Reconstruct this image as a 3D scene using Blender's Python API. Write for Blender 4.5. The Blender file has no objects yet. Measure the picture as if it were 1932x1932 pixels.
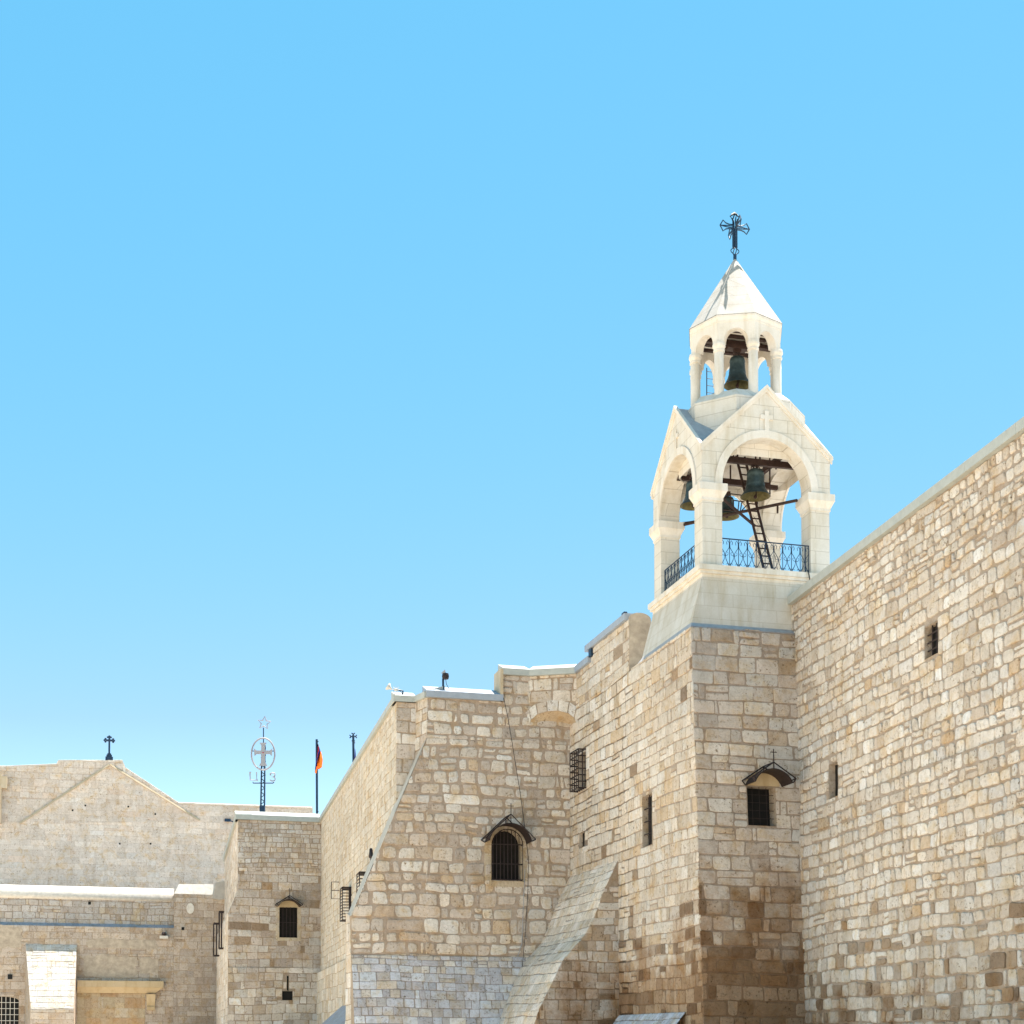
import bpy, math, random
import numpy as np
from mathutils import Vector, Matrix, noise as mnoise
R = math.radians
sc = bpy.context.scene
COL = sc.collection

# ------------------------------------------------------------ camera, sky, sun, exposure
IMG = 1932.0                       # measuring grid of the photograph (square)
FPX = 2860.0                       # focal length in the same units
CX, HOR = 966.0, 1960.0            # centre column and horizon row
EYE = 1.7
PITCH = R(2.0)
CYP = HOR - FPX * math.tan(PITCH)
cam_d = bpy.data.cameras.new("camera")
cam = bpy.data.objects.new("camera", cam_d); COL.objects.link(cam); sc.camera = cam
cam.location = (0, 0, EYE); cam.rotation_euler = (R(90) + PITCH, 0, 0)
cam_d.sensor_width = 36; cam_d.lens = 36 * FPX / IMG
cam_d.shift_y = (CYP - IMG / 2) / IMG
cam_d.clip_start = 0.1; cam_d.clip_end = 6000

SUN = Vector((.180, .225, .958)).normalized()
elev = math.asin(SUN.z); azim = math.atan2(SUN.x, SUN.y)
world = bpy.data.worlds.new("World"); sc.world = world; world.use_nodes = True
wn = world.node_tree; wn.nodes.clear()
wo = wn.nodes.new("ShaderNodeOutputWorld"); bg = wn.nodes.new("ShaderNodeBackground")
sky = wn.nodes.new("ShaderNodeTexSky"); sky.sky_type = 'NISHITA'; sky.sun_disc = False
sky.sun_elevation = elev; sky.sun_rotation = azim
sky.altitude = 700; sky.air_density = 1.0; sky.dust_density = 0.0; sky.ozone_density = 3.0
sep = wn.nodes.new("ShaderNodeSeparateColor"); comb = wn.nodes.new("ShaderNodeCombineColor")   # per-channel grade of the sky
wn.links.new(sky.outputs[0], sep.inputs[0]); wn.links.new(comb.outputs[0], bg.inputs[0])
for i_, (lim, pw, k_) in enumerate(((2.3, 1.37, .413), (3.8, .44, 1.30), (6.0, .30, 1.93))):
    a1, a2, a3 = (wn.nodes.new("ShaderNodeMath") for _ in range(3))
    a1.operation = 'MINIMUM'; a1.inputs[1].default_value = lim; a2.operation = 'POWER'; a2.inputs[1].default_value = pw
    a3.operation = 'MULTIPLY'; a3.inputs[1].default_value = k_
    wn.links.new(sep.outputs[i_], a1.inputs[0]); wn.links.new(a1.outputs[0], a2.inputs[0]); wn.links.new(a2.outputs[0], a3.inputs[0])
    a4 = wn.nodes.new("ShaderNodeMath"); a4.operation = 'SUBTRACT'; wn.links.new(sep.outputs[i_], a4.inputs[0]); wn.links.new(a1.outputs[0], a4.inputs[1])
    a5 = wn.nodes.new("ShaderNodeMath"); a5.operation = 'ADD'; wn.links.new(a3.outputs[0], a5.inputs[0]); wn.links.new(a4.outputs[0], a5.inputs[1]); wn.links.new(a5.outputs[0], comb.inputs[i_])
bg.inputs[1].default_value = 0.1
wn.links.new(bg.outputs[0], wo.inputs[0])
sl = bpy.data.lights.new("sun", 'SUN'); sl.energy = 5.0; sl.angle = R(0.53); sl.color = (1, .915, .83)
so = bpy.data.objects.new("sun", sl); COL.objects.link(so); so.location = (30, 60, 120)
so.rotation_euler = SUN.to_track_quat('Z', 'Y').to_euler()
sc.view_settings.view_transform = 'Standard'; sc.view_settings.look = 'None'
sc.view_settings.exposure = 1.75; sc.view_settings.gamma = 1
sc.render.engine = 'CYCLES'
sc.cycles.max_bounces = 8; sc.cycles.diffuse_bounces = 5

# ------------------------------------------------------------ reading the plan off the photograph
_cp, _sp = math.cos(PITCH), math.sin(PITCH)
def ray(px, py):
    rx, ry = (px - CX) / FPX, -(py - CYP) / FPX
    return Vector((rx, _cp - ry * _sp, _sp + ry * _cp))
def at(px, py, Y):
    d = ray(px, py); d = d * (Y / d.y)
    return Vector((d.x, d.y, d.z + EYE))
def proj(p):
    x, y, z = p[0], p[1], p[2] - EYE
    dep = y * _cp + z * _sp
    return CX + FPX * x / dep, CYP - FPX * (z * _cp - y * _sp) / dep

class Wall:
    """A wall face: point(u along, z up, d outward). Batter k leans the foot outward below zref."""
    def __init__(s, O, U, n, zref=0.0, k=0.0):
        s.O = Vector((O[0], O[1], 0)); s.U = Vector((U[0], U[1], 0)).normalized()
        s.n = Vector((n[0], n[1], 0)).normalized(); s.zref = zref; s.k = k
    def p(s, u, z, d=0.0):
        q = s.O + s.U * u + s.n * (d + s.k * (s.zref - z)); q.z = z
        return q
    def hit(s, px, py, d=0.0):
        o = s.p(0, s.zref, d); V = Vector((0, 0, 1)) - s.n * s.k
        N = s.U.cross(V); r = ray(px, py); c = Vector((0, 0, EYE))
        t = (o - c).dot(N) / r.dot(N); q = c + r * t
        return (q - o).dot(s.U), q.z
    def shifted(s, d):
        w = Wall(s.O + s.n * d, s.U, s.n, s.zref, s.k); return w

# ------------------------------------------------------------ mesh helpers
class MB:
    def __init__(s): s.v = []; s.f = []; s.c = []; s.col = (1, 1, 1, 1); s.usecol = False
    def add(s, vs, fs, col=None):
        b = len(s.v); s.v.extend([tuple(v) for v in vs]); s.f.extend([tuple(i + b for i in f) for f in fs])
        s.c.extend([col or s.col] * len(vs))
        return b
    def quad(s, a, b, c, d, col=None): s.add([a, b, c, d], [(0, 1, 2, 3)], col)
    def hexa(s, P, col=None):     # 8 points: bottom 4 ccw, top 4
        s.add(P, [(3, 2, 1, 0), (4, 5, 6, 7), (0, 1, 5, 4), (1, 2, 6, 5), (2, 3, 7, 6), (3, 0, 4, 7)], col)
    def box(s, x0, x1, y0, y1, z0, z1, T=None, col=None):
        P = [(x0, y0, z0), (x1, y0, z0), (x1, y1, z0), (x0, y1, z0), (x0, y0, z1), (x1, y0, z1), (x1, y1, z1), (x0, y1, z1)]
        s.hexa([T(*p) for p in P] if T else P, col)
    def wbox(s, W, u0, u1, z0, z1, d0, d1, col=None):
        s.box(u0, u1, d0, d1, z0, z1, lambda u, d, z: W.p(u, z, d), col)
    def tube(s, pts, r, n=6, close=False, col=None):
        pts = [Vector(p) for p in pts]; m = len(pts); rings = []
        up = Vector((0.13, 0.21, 1)).normalized()
        for i, p in enumerate(pts):
            a = pts[(i - 1) % m] if (i > 0 or close) else p
            b = pts[(i + 1) % m] if (i < m - 1 or close) else p
            t = (b - a); t = t.normalized() if t.length > 1e-9 else Vector((0, 0, 1))
            x = t.cross(up)
            if x.length < .05: x = t.cross(Vector((1, 0, 0)))
            x.normalize(); y = t.cross(x)
            rr = r[i] if isinstance(r, (list, tuple)) else r
            rings.append([p + (x * math.cos(2 * math.pi * k / n) + y * math.sin(2 * math.pi * k / n)) * rr for k in range(n)])
        vs = [q for rg in rings for q in rg]; fs = []
        for i in range(m if close else m - 1):
            j = (i + 1) % m
            for k in range(n):
                fs.append((i * n + k, i * n + (k + 1) % n, j * n + (k + 1) % n, j * n + k))
        if not close: fs += [tuple(range(n)), tuple(range((m - 1) * n, m * n))[::-1]]
        s.add(vs, fs, col)
    def lathe(s, prof, T=None, n=24, closed=False):
        vs = []; fs = []
        for (r, z) in prof:
            for k in range(n):
                a = 2 * math.pi * k / n; p = (r * math.cos(a), r * math.sin(a), z); vs.append(T(*p) if T else p)
        for i in range(len(prof) - 1):
            for k in range(n): fs.append((i * n + k, i * n + (k + 1) % n, (i + 1) * n + (k + 1) % n, (i + 1) * n + k))
        if closed: fs += [tuple(range(n))[::-1], tuple(range((len(prof) - 1) * n, len(prof) * n))]
        s.add(vs, fs)
    def prism(s, poly, f0, f1):        # poly list of 2D, f0/f1 map 2D->3D
        n = len(poly); vs = [f0(*p) for p in poly] + [f1(*p) for p in poly]
        s.add(vs, [tuple(range(n)), tuple(range(n, 2 * n))[::-1]] + [(i, i + n, (i + 1) % n + n, (i + 1) % n) for i in range(n)])

def wloc(o):
    v = Vector((0, 0, 0))
    while o is not None: v += o.location; o = o.parent
    return v
def mk(name, mb, mat, parent=None, smooth=False, fix=True):
    off = wloc(parent) if parent is not None else Vector((0, 0, 0))
    me = bpy.data.meshes.new(name)
    V = np.array(mb.v, dtype=np.float64) - np.array(off)
    me.from_pydata(V.tolist(), [], mb.f)
    if mb.usecol:
        a = me.color_attributes.new("Col", 'FLOAT_COLOR', 'POINT')
        a.data.foreach_set("color", np.array(mb.c, dtype=np.float32).ravel())
    if fix and not mb.usecol:
        import bmesh
        bm = bmesh.new(); bm.from_mesh(me); bmesh.ops.recalc_face_normals(bm, faces=bm.faces); bm.to_mesh(me); bm.free()
    me.materials.append(mat)
    if smooth: me.polygons.foreach_set("use_smooth", [True] * len(me.polygons))
    o = bpy.data.objects.new(name, me); COL.objects.link(o)
    if parent is not None: o.parent = parent
    return o
def thing(name, loc, label, cat, group=None):
    o = bpy.data.objects.new(name, None); COL.objects.link(o); o.location = loc
    o.empty_display_size = .2
    return tag(o, label, cat, group)
def tag(o, label, cat, group=None):
    o["label"] = label; o["category"] = cat
    if group: o["group"] = group
    return o
def struct(o): o["kind"] = "structure"; return o

# ------------------------------------------------------------ materials
def newmat(name):
    m = bpy.data.materials.new(name); m.use_nodes = True; n = m.node_tree; n.nodes.clear()
    out = n.nodes.new("ShaderNodeOutputMaterial"); b = n.nodes.new("ShaderNodeBsdfPrincipled")
    n.links.new(b.outputs[0], out.inputs[0]); b.inputs['Roughness'].default_value = .9
    b.inputs['Specular IOR Level'].default_value = .25
    return m, n, b
def N(n, t, **kw):
    x = n.nodes.new(t)
    for k, v in kw.items():
        if k in x.inputs: x.inputs[k].default_value = v
        else: setattr(x, k, v)
    return x
def noise(n, co, scale, detail=4, rough=.6, dist=0):
    x = N(n, "ShaderNodeTexNoise", Scale=scale, Detail=detail, Roughness=rough, Distortion=dist)
    n.links.new(co, x.inputs['Vector']); return x.outputs['Fac']
def ramp(n, fac, stops):
    x = n.nodes.new("ShaderNodeValToRGB"); cr = x.color_ramp
    while len(cr.elements) > 1: cr.elements.remove(cr.elements[-1])
    cr.elements[0].position = stops[0][0]; cr.elements[0].color = (*stops[0][1], 1)
    for p, c in stops[1:]: e = cr.elements.new(p); e.color = (*c, 1)
    n.links.new(fac, x.inputs[0]); return x.outputs[0]
def g(v): return (v, v, v)
def mul(n, a, b, fac=1.0, mode='MULTIPLY'):
    x = n.nodes.new("ShaderNodeMix"); x.data_type = 'RGBA'; x.blend_type = mode
    if isinstance(fac, (int, float)): x.inputs[0].default_value = fac
    else: n.links.new(fac, x.inputs[0])
    for s, i in ((a, 6), (b, 7)):
        if isinstance(s, tuple): x.inputs[i].default_value = (*s, 1)
        else: n.links.new(s, x.inputs[i])
    return x.outputs[2]
def bump(n, b, h, strength=.3, dist=.02):
    x = N(n, "ShaderNodeBump", Strength=strength, Distance=dist); n.links.new(h, x.inputs['Height'])
    n.links.new(x.outputs[0], b.inputs['Normal'])
def math_(n, op, a, b=None):
    x = n.nodes.new("ShaderNodeMath"); x.operation = op
    for s, i in ((a, 0), (b, 1)):
        if s is None: continue
        if isinstance(s, (int, float)): x.inputs[i].default_value = s
        else: n.links.new(s, x.inputs[i])
    return x.outputs[0]

def masonry_mat():
    m, n, b = newmat("rubble_limestone")
    at_ = n.nodes.new("ShaderNodeAttribute"); at_.attribute_name = "Col"
    tc = n.nodes.new("ShaderNodeNewGeometry").outputs['Position']
    c = at_.outputs['Color']; isst = at_.outputs['Alpha']
    c = mul(n, c, ramp(n, noise(n, tc, 5.5, 7, .68), [(.25, (.78, .74, .68)), (.5, g(1)), (.75, (1.10, 1.11, 1.12))]))
    # ochre blotches
    c = mul(n, c, ramp(n, noise(n, tc, 1.7, 5, .62, .6), [(.5, g(1)), (.66, (.96, .86, .70)), (.78, (.88, .72, .52))]))
    # weather streaks running down
    mp = N(n, "ShaderNodeMapping"); mp.inputs['Scale'].default_value = (1, 1, .22); n.links.new(tc, mp.inputs[0])
    c = mul(n, c, ramp(n, noise(n, mp.outputs[0], 2.1, 5, .6), [(.3, (.80, .77, .73)), (.52, g(1))]), .8)
    # pits and holes in the soft stones
    pit = noise(n, tc, 11, 4, .72)
    zone = ramp(n, noise(n, tc, 1.9, 3), [(.42, g(0)), (.56, g(1))])
    pr = ramp(n, pit, [(.33, (.34, .27, .19)), (.43, g(1))])
    c = mul(n, c, pr, math_(n, 'MULTIPLY', zone, isst))
    # brown damp staining low on the walls, its height set per wall
    dl = n.nodes.new("ShaderNodeAttribute"); dl.attribute_type = 'OBJECT'; dl.attribute_name = "dirt"
    sz = n.nodes.new("ShaderNodeSeparateXYZ"); n.links.new(tc, sz.inputs[0])
    t_ = math_(n, 'MULTIPLY', math_(n, 'SUBTRACT', dl.outputs['Fac'], sz.outputs[2]), .50)
    t_ = math_(n, 'ADD', t_, math_(n, 'MULTIPLY', math_(n, 'SUBTRACT', noise(n, tc, .75, 5, .62), .5), 4.2))
    cl = n.nodes.new("ShaderNodeClamp"); n.links.new(t_, cl.inputs[0])
    c = mul(n, c, (.58, .42, .28), math_(n, 'MULTIPLY', cl.outputs[0], .9))
    fine = noise(n, tc, 46, 3, .7)
    c = mul(n, c, ramp(n, fine, [(.3, g(.84)), (.7, g(1.1))]))
    c = mul(n, c, (.945, .965, 1.035))
    n.links.new(c, b.inputs['Base Color'])
    h = math_(n, 'ADD', math_(n, 'MULTIPLY', noise(n, tc, 9, 8, .72), 1.0), math_(n, 'MULTIPLY', fine, .25))
    bump(n, b, h, .9, .06)
    b.inputs['Roughness'].default_value = .95
    return m
def limestone_mat(name, base, joint=True, rot=0.0, rows=.42, width=1.0, jcol=.80, stain=.9):
    m, n, b = newmat(name)
    tc = n.nodes.new("ShaderNodeNewGeometry").outputs['Position']
    c = mul(n, base, ramp(n, noise(n, tc, 1.2, 6, .65), [(.3, (.90, .88, .83)), (.6, g(1.0)), (.8, (1.03, 1.03, 1.02))]))
    c = mul(n, c, ramp(n, noise(n, tc, 18, 4, .7), [(.3, g(.94)), (.7, g(1.03))]))
    mp2 = N(n, "ShaderNodeMapping"); mp2.inputs['Scale'].default_value = (1, 1, .15); n.links.new(tc, mp2.inputs[0])
    c = mul(n, c, ramp(n, noise(n, mp2.outputs[0], 3.1, 5, .6), [(.3, (.84, .79, .70)), (.52, g(1))]), stain)
    h = noise(n, tc, 12, 6, .7)
    if joint:
        mp = N(n, "ShaderNodeMapping"); mp.inputs['Rotation'].default_value = (0, 0, -rot); n.links.new(tc, mp.inputs[0])
        sx = n.nodes.new("ShaderNodeSeparateXYZ"); n.links.new(mp.outputs[0], sx.inputs[0])
        cb = n.nodes.new("ShaderNodeCombineXYZ"); n.links.new(math_(n, 'ADD', sx.outputs[0], sx.outputs[1]), cb.inputs[0]); n.links.new(sx.outputs[2], cb.inputs[1])
        br = n.nodes.new("ShaderNodeTexBrick"); n.links.new(cb.outputs[0], br.inputs['Vector'])
        br.inputs['Scale'].default_value = 1; br.inputs['Brick Width'].default_value = width; br.inputs['Row Height'].default_value = rows
        br.inputs['Mortar Size'].default_value = .010; br.inputs['Mortar Smooth'].default_value = .3
        br.inputs['Color1'].default_value = (1, 1, 1, 1); br.inputs['Color2'].default_value = (.93, .92, .90, 1); br.inputs['Mortar'].default_value = (jcol, jcol * .96, jcol * .9, 1)
        c = mul(n, c, br.outputs['Color'])
    n.links.new(c, b.inputs['Base Color']); bump(n, b, h, .25, .02); b.inputs['Roughness'].default_value = .8
    return m
def plain(name, col, rough=.8, metal=0, var=.15, scale=6, bmp=.2):
    m, n, b = newmat(name)
    tc = n.nodes.new("ShaderNodeNewGeometry").outputs['Position']
    f = noise(n, tc, scale, 5, .65)
    c = mul(n, col, ramp(n, f, [(.3, g(1 - var)), (.7, g(1 + var * .5))]))
    n.links.new(c, b.inputs['Base Color']); bump(n, b, f, bmp, .01)
    b.inputs['Roughness'].default_value = rough; b.inputs['Metallic'].default_value = metal
    return m
PHI = R(14.8)
M_MAS = masonry_mat()
M_WHITE = limestone_mat("white_limestone", (.64, .61, .56), True, PHI, jcol=.66)
M_WPLAIN = limestone_mat("white_limestone_plain", (.66, .625, .575), False)
M_SPIRE = limestone_mat("spire_limestone", (.40, .39, .37), True, PHI, jcol=.7)
M_PLINTH = limestone_mat("grey_limestone", (.56, .54, .50), True, PHI)
M_LEAD = plain("grey_roof_sheet", (.36, .365, .375), .7, 0, .2, 5, .1)
M_DRESS = limestone_mat("dressed_limestone", (.50, .42, .31), False)
M_YELLOW = limestone_mat("ochre_limestone", (.50, .40, .26), False)
M_STRIP = plain("pale_render", (.50, .46, .40), .9, 0, .2, 3, .3)
M_PLAST = plain("lime_plaster", (.44, .375, .30), .95, 0, .3, 3, .4)
M_WASH = plain("whitewashed_plaster", (.66, .62, .56), .9, 0, .2, 4, .3)
M_COP = plain("grey_coping_metal", (.38, .40, .38), .6, 0, .12, 4, .1)
M_COPB = plain("blue_grey_coping_metal", (.30, .34, .40), .6, 0, .12, 4, .1)
M_GREYR = plain("smooth_grey_render", (.42, .40, .37), .9, 0, .2, 2, .2)
M_IRON = plain("dark_wrought_iron", (.035, .025, .025), .6, .3, .3, 9)
M_RUST = plain("rusty_painted_steel", (.045, .025, .02), .65, .2, .4, 7)
M_BLUEI = plain("weathered_blue_black_iron", (.02, .045, .085), .5, .3, .3, 9)
M_PANE = plain("dark_window_glass", (.006, .006, .006), .5, 0, .2, 3, .05)
M_SHUT = plain("dark_shutter_wood", (.010, .008, .007), .8, 0, .5, 5)
M_BELL = plain("verdigris_bronze", (.040, .062, .066), .45, .55, .5, 7, .3)
M_BELLIN = plain("bell_inside_bronze", (.14, .12, .05), .6, .3, .4, 9, .3)
M_LAMP = plain("white_lamp_metal", (.5, .5, .48), .4, 0, .1)
M_GREYM = plain("grey_lamp_metal", (.35, .36, .38), .5, .3, .1)
M_SIGN = plain("pale_sign_paint", (.30, .30, .33), .6, 0, .15)
M_RED = plain("flag_red", (.35, .02, .05), .8); M_BLUE = plain("flag_blue", (.03, .03, .25), .8); M_ORANGE = plain("flag_orange", (.85, .17, .01), .8)
M_CABLE = plain("black_cable", (.02, .02, .025), .6)
M_PAVE = limestone_mat("plaza_paving", (.62, .53, .41), False)

# ------------------------------------------------------------ masonry generator
def clip(poly, a, b, c):          # keep a*u+b*z <= c
    out = []; m = len(poly)
    for i in range(m):
        p, q = poly[i], poly[(i + 1) % m]
        dp, dq = a * p[0] + b * p[1] - c, a * q[0] + b * q[1] - c
        if dp <= 0: out.append(p)
        if (dp < 0 < dq) or (dq < 0 < dp):
            t = dp / (dp - dq); out.append((p[0] + t * (q[0] - p[0]), p[1] + t * (q[1] - p[1])))
    return out
def area(poly):
    return .5 * sum(poly[i][0] * poly[(i + 1) % len(poly)][1] - poly[(i + 1) % len(poly)][0] * poly[i][1] for i in range(len(poly))) if len(poly) > 2 else 0
def clip_poly(poly, region, inset=0):
    for i in range(len(region)):
        p, q = region[i], region[(i + 1) % len(region)]
        ex, ez = q[0] - p[0], q[1] - p[1]; L = math.hypot(ex, ez)
        if L < 1e-6: continue
        a, b = ez / L, -ex / L; poly = clip(poly, a, b, a * p[0] + b * p[1] - inset)
        if len(poly) < 3: return []
    return poly
def stone_mesh(mb, W, poly, prot, rng, col, rnd=.07):
    m = len(poly); ring = []
    for i in range(m):
        p0, p, p1 = poly[i - 1], poly[i], poly[(i + 1) % m]
        l0 = math.hypot(p0[0] - p[0], p0[1] - p[1]); l1 = math.hypot(p1[0] - p[0], p1[1] - p[1])
        r = rng.uniform(.25, 1.0) * rnd
        t0, t1 = min(r / max(l0, 1e-5), .42), min(r / max(l1, 1e-5), .42)
        a = (p[0] + (p0[0] - p[0]) * t0, p[1] + (p0[1] - p[1]) * t0); c = (p[0] + (p1[0] - p[0]) * t1, p[1] + (p1[1] - p[1]) * t1)
        mid = ((a[0] + c[0]) * .25 + p[0] * .5, (a[1] + c[1]) * .25 + p[1] * .5)
        ring += [a, mid, c]
        if l1 > .22:   # wobble along the edge
            ex, ez = p1[0] - p[0], p1[1] - p[1]
            w = rng.uniform(-.14, .14) * rnd
            ring.append((p[0] + ex * .5 - ez / l1 * w, p[1] + ez * .5 + ex / l1 * w))
    n = len(ring); cu = sum(p[0] for p in ring) / n; cz = sum(p[1] for p in ring) / n
    tl = min(.05, prot * 1.1); tu, tz = rng.uniform(-tl, tl), rng.uniform(-tl, tl)
    def off(u, z): return tu * (u - cu) + tz * (z - cz)
    vs = []
    sx = .016
    for (fac, d) in ((0, -.01), (0.35, prot * .7), (1, prot)):
        for (u, z) in ring:
            L = math.hypot(u - cu, z - cz) + 1e-6; k = 1 - min(sx * fac * 1.3 / L, .5)
            uu, zz = cu + (u - cu) * k, cz + (z - cz) * k
            vs.append(W.p(uu, zz, d + (off(uu, zz) if d > 0 else 0)))
    for (u, z) in ring:
        uu, zz = cu + (u - cu) * .5, cz + (z - cz) * .5
        vs.append(W.p(uu, zz, prot + rng.uniform(-.001, .008) + off(uu, zz)))
    vs.append(W.p(cu, cz, prot + rng.uniform(0, .01)))
    fs = []
    for k in range(3):
        for i in range(n):
            j = (i + 1) % n; fs.append((k * n + i, k * n + j, (k + 1) * n + j, (k + 1) * n + i))
    for i in range(n): fs.append((3 * n + i, 3 * n + (i + 1) % n, 4 * n))
    mb.add(vs, fs, col)

CREAM = [((.66, .585, .485), 7), ((.61, .53, .43), 4), ((.71, .65, .56), 4), ((.54, .455, .36), 1.6), ((.57, .44, .30), .6), ((.64, .59, .52), 2), ((.77, .73, .66), .7)]
BROWN = [((.37, .285, .20), 4), ((.44, .35, .26), 4), ((.29, .21, .14), 2.5), ((.56, .48, .39), 3), ((.40, .285, .18), 1.5)]
SKYGREY = [((.58, .565, .565), 5), ((.64, .63, .63), 4), ((.51, .49, .49), 3), ((.54, .49, .44), 2), ((.66, .66, .65), 2)]  # grey stone, bluish sky-lit shade put into the colours
TOWER = [((.57, .49, .405), 6), ((.53, .455, .375), 4), ((.62, .55, .46), 4), ((.47, .395, .32), 2.5), ((.52, .41, .30), .6), ((.57, .52, .45), 2)]
WARM = [((.64, .555, .445), 5), ((.68, .605, .50), 4), ((.58, .485, .37), 2.5), ((.58, .455, .31), .8), ((.70, .64, .55), 2)]
PALE = [((.60, .55, .46), 5), ((.64, .60, .52), 4), ((.55, .50, .41), 2), ((.52, .42, .30), 1), ((.59, .57, .52), 2)]
def pick(rng, pal):
    t = rng.uniform(0, sum(w for _, w in pal))
    for c, w in pal:
        t -= w
        if t <= 0: return c
    return pal[-1][0]
def masonry(name, W, regions, openings=(), parent=None, seed=1, h=.4, w=.5, hv=.15, wv=.35, gap=.03, rnd=.07, prot=.018,
            pal=CREAM, pal2=None, mix=None, mortar=(.40, .315, .225), wav=.03, zfun=None, filt=None, skip=.0, breg=None, dirt=-9.0, backing=True, edge=0.0, mb=None):
    """Irregular coursed stones over a mortar sheet. regions: convex ccw polygons in (u,z). openings: (u0,u1,z0,z1)."""
    rng = random.Random(seed)
    own = mb is None
    if own: mb = MB(); mb.usecol = True
    us = [p[0] for r in regions for p in r]; zs = [p[1] for r in regions for p in r]
    U0, U1, Z0, Z1 = min(us) - .4, max(us) + .4, min(zs) - .4, max(zs) + .4
    mc = (*mortar, 0)
    if backing:
        for r in (breg or regions):
            cuts = sorted(set([min(p[1] for p in r) - 1, max(p[1] for p in r) + 1] + [o[2] for o in openings] + [o[3] for o in openings]))
            for za, zb in zip(cuts, cuts[1:]):
                band = clip(clip(list(r), 0, 1, zb), 0, -1, -za)
                if len(band) < 3 or abs(area(band)) < 1e-5: continue
                zm = (za + zb) / 2; ops = sorted((o[0], o[1]) for o in openings if o[2] < zm < o[3])
                pieces = []; lo = -1e9
                for (a, b) in ops:
                    if a > lo: pieces.append((lo, a))
                    lo = max(lo, b)
                pieces.append((lo, 1e9))
                for (a, b) in pieces:
                    pc = band
                    if a > -1e8: pc = clip(pc, -1, 0, -a)
                    if b < 1e8 and len(pc) > 2: pc = clip(pc, 1, 0, b)
                    if len(pc) > 2 and abs(area(pc)) > 1e-5:
                        mb.add([W.p(u, z, 0) for u, z in pc], [tuple(range(len(pc)))], mc)
    def warp(u, z):
        a = mnoise.noise(Vector((u * .33, z * .5, seed * 7.3))); b2 = mnoise.noise(Vector((u * 1.1, z * 1.1, seed * 3.1 + 40)))
        return (u + b2 * wav * .8, z + a * wav * 3.5 + b2 * wav)
    z = Z0
    while z < Z1:
        zc = z
        f = zfun(zc) if zfun else 1.0
        hh = h * f * rng.uniform(1 - hv, 1 + hv)
        u = U0 - rng.uniform(0, w)
        while u < U1:
            ww = w * f * max(.35, rng.gauss(1, wv))
            rq = rng.random(); ww *= .45 if rq < .06 else (1.55 if rq > .95 else 1)
            za, zb, ua, ub = z, z + hh, u, u + ww
            u += ww
            split = rng.random() < .07 and ww > .3
            sub = [(ua, ub, za, (za + zb) / 2), (ua, ub, (za + zb) / 2, zb)] if split else [(ua, ub, za, zb)]
            for (a0, a1, b0, b1) in sub:
                if rng.random() < skip: continue
                gp = gap * rng.uniform(.35, 1.0)
                a0 += gp * rng.uniform(.3, .8); a1 -= gp * rng.uniform(.3, .8); b0 += gp * rng.uniform(.3, .8); b1 -= gp * rng.uniform(.3, .8)
                bad = False
                for (o0, o1, q0, q1) in openings:
                    m_ = .015
                    if a0 < o1 + m_ and a1 > o0 - m_ and b0 < q1 + m_ and b1 > q0 - m_:
                        cand = [(a0, o0 - m_, b0, b1), (o1 + m_, a1, b0, b1), (a0, a1, b0, q0 - m_), (a0, a1, q1 + m_, b1)]
                        cand = [c for c in cand if c[1] - c[0] > .09 and c[3] - c[2] > .07]
                        if not cand: bad = True; break
                        a0, a1, b0, b1 = max(cand, key=lambda c: (c[1] - c[0]) * (c[3] - c[2]))
                if bad: continue
                j = rnd * .35
                P = [(a0 + rng.uniform(-j, j), b0 + rng.uniform(-j, j) * .6), (a1 + rng.uniform(-j, j), b0 + rng.uniform(-j, j) * .6),
                     (a1 + rng.uniform(-j, j), b1 + rng.uniform(-j, j) * .6), (a0 + rng.uniform(-j, j), b1 + rng.uniform(-j, j) * .6)]
                near = any(a0 < o1 + .12 and a1 > o0 - .12 and b0 < q1 + .12 and b1 > q0 - .12 for (o0, o1, q0, q1) in openings)
                P = [(a0, b0), (a1, b0), (a1, b1), (a0, b1)] if near else [warp(*p) for p in P]
                cu, cz = (a0 + a1) / 2, (b0 + b1) / 2
                rs = random.Random(rng.random())
                if filt and not filt(cu, cz): continue
                for r in regions:
                    pc = clip_poly(P, r, -edge * rs.uniform(.3, 2.2))
                    if len(pc) < 3 or abs(area(pc)) < .006: continue
                    wu = max(p[0] for p in pc) - min(p[0] for p in pc); wz = max(p[1] for p in pc) - min(p[1] for p in pc)
                    if min(wu, wz) < .05: continue
                    q = mix(cu, cz) if mix else 0
                    col = pick(rs, pal2 if (pal2 and rs.random() < q) else pal)
                    k = rs.uniform(.92, 1.07) * (1 + .13 * mnoise.noise(Vector((cu * .22, cz * .3, seed + .5)))); s2 = rs.uniform(-.012, .012)
                    stone_mesh(mb, W, pc, prot * rs.uniform(.6, 1.5), rs, (col[0] * k + s2, col[1] * k, col[2] * k - s2 * .7, 1), rnd)
        z += hh
    if not own: return mb
    o = mk(name, mb, M_MAS, parent); o["dirt"] = dirt; return o

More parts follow.
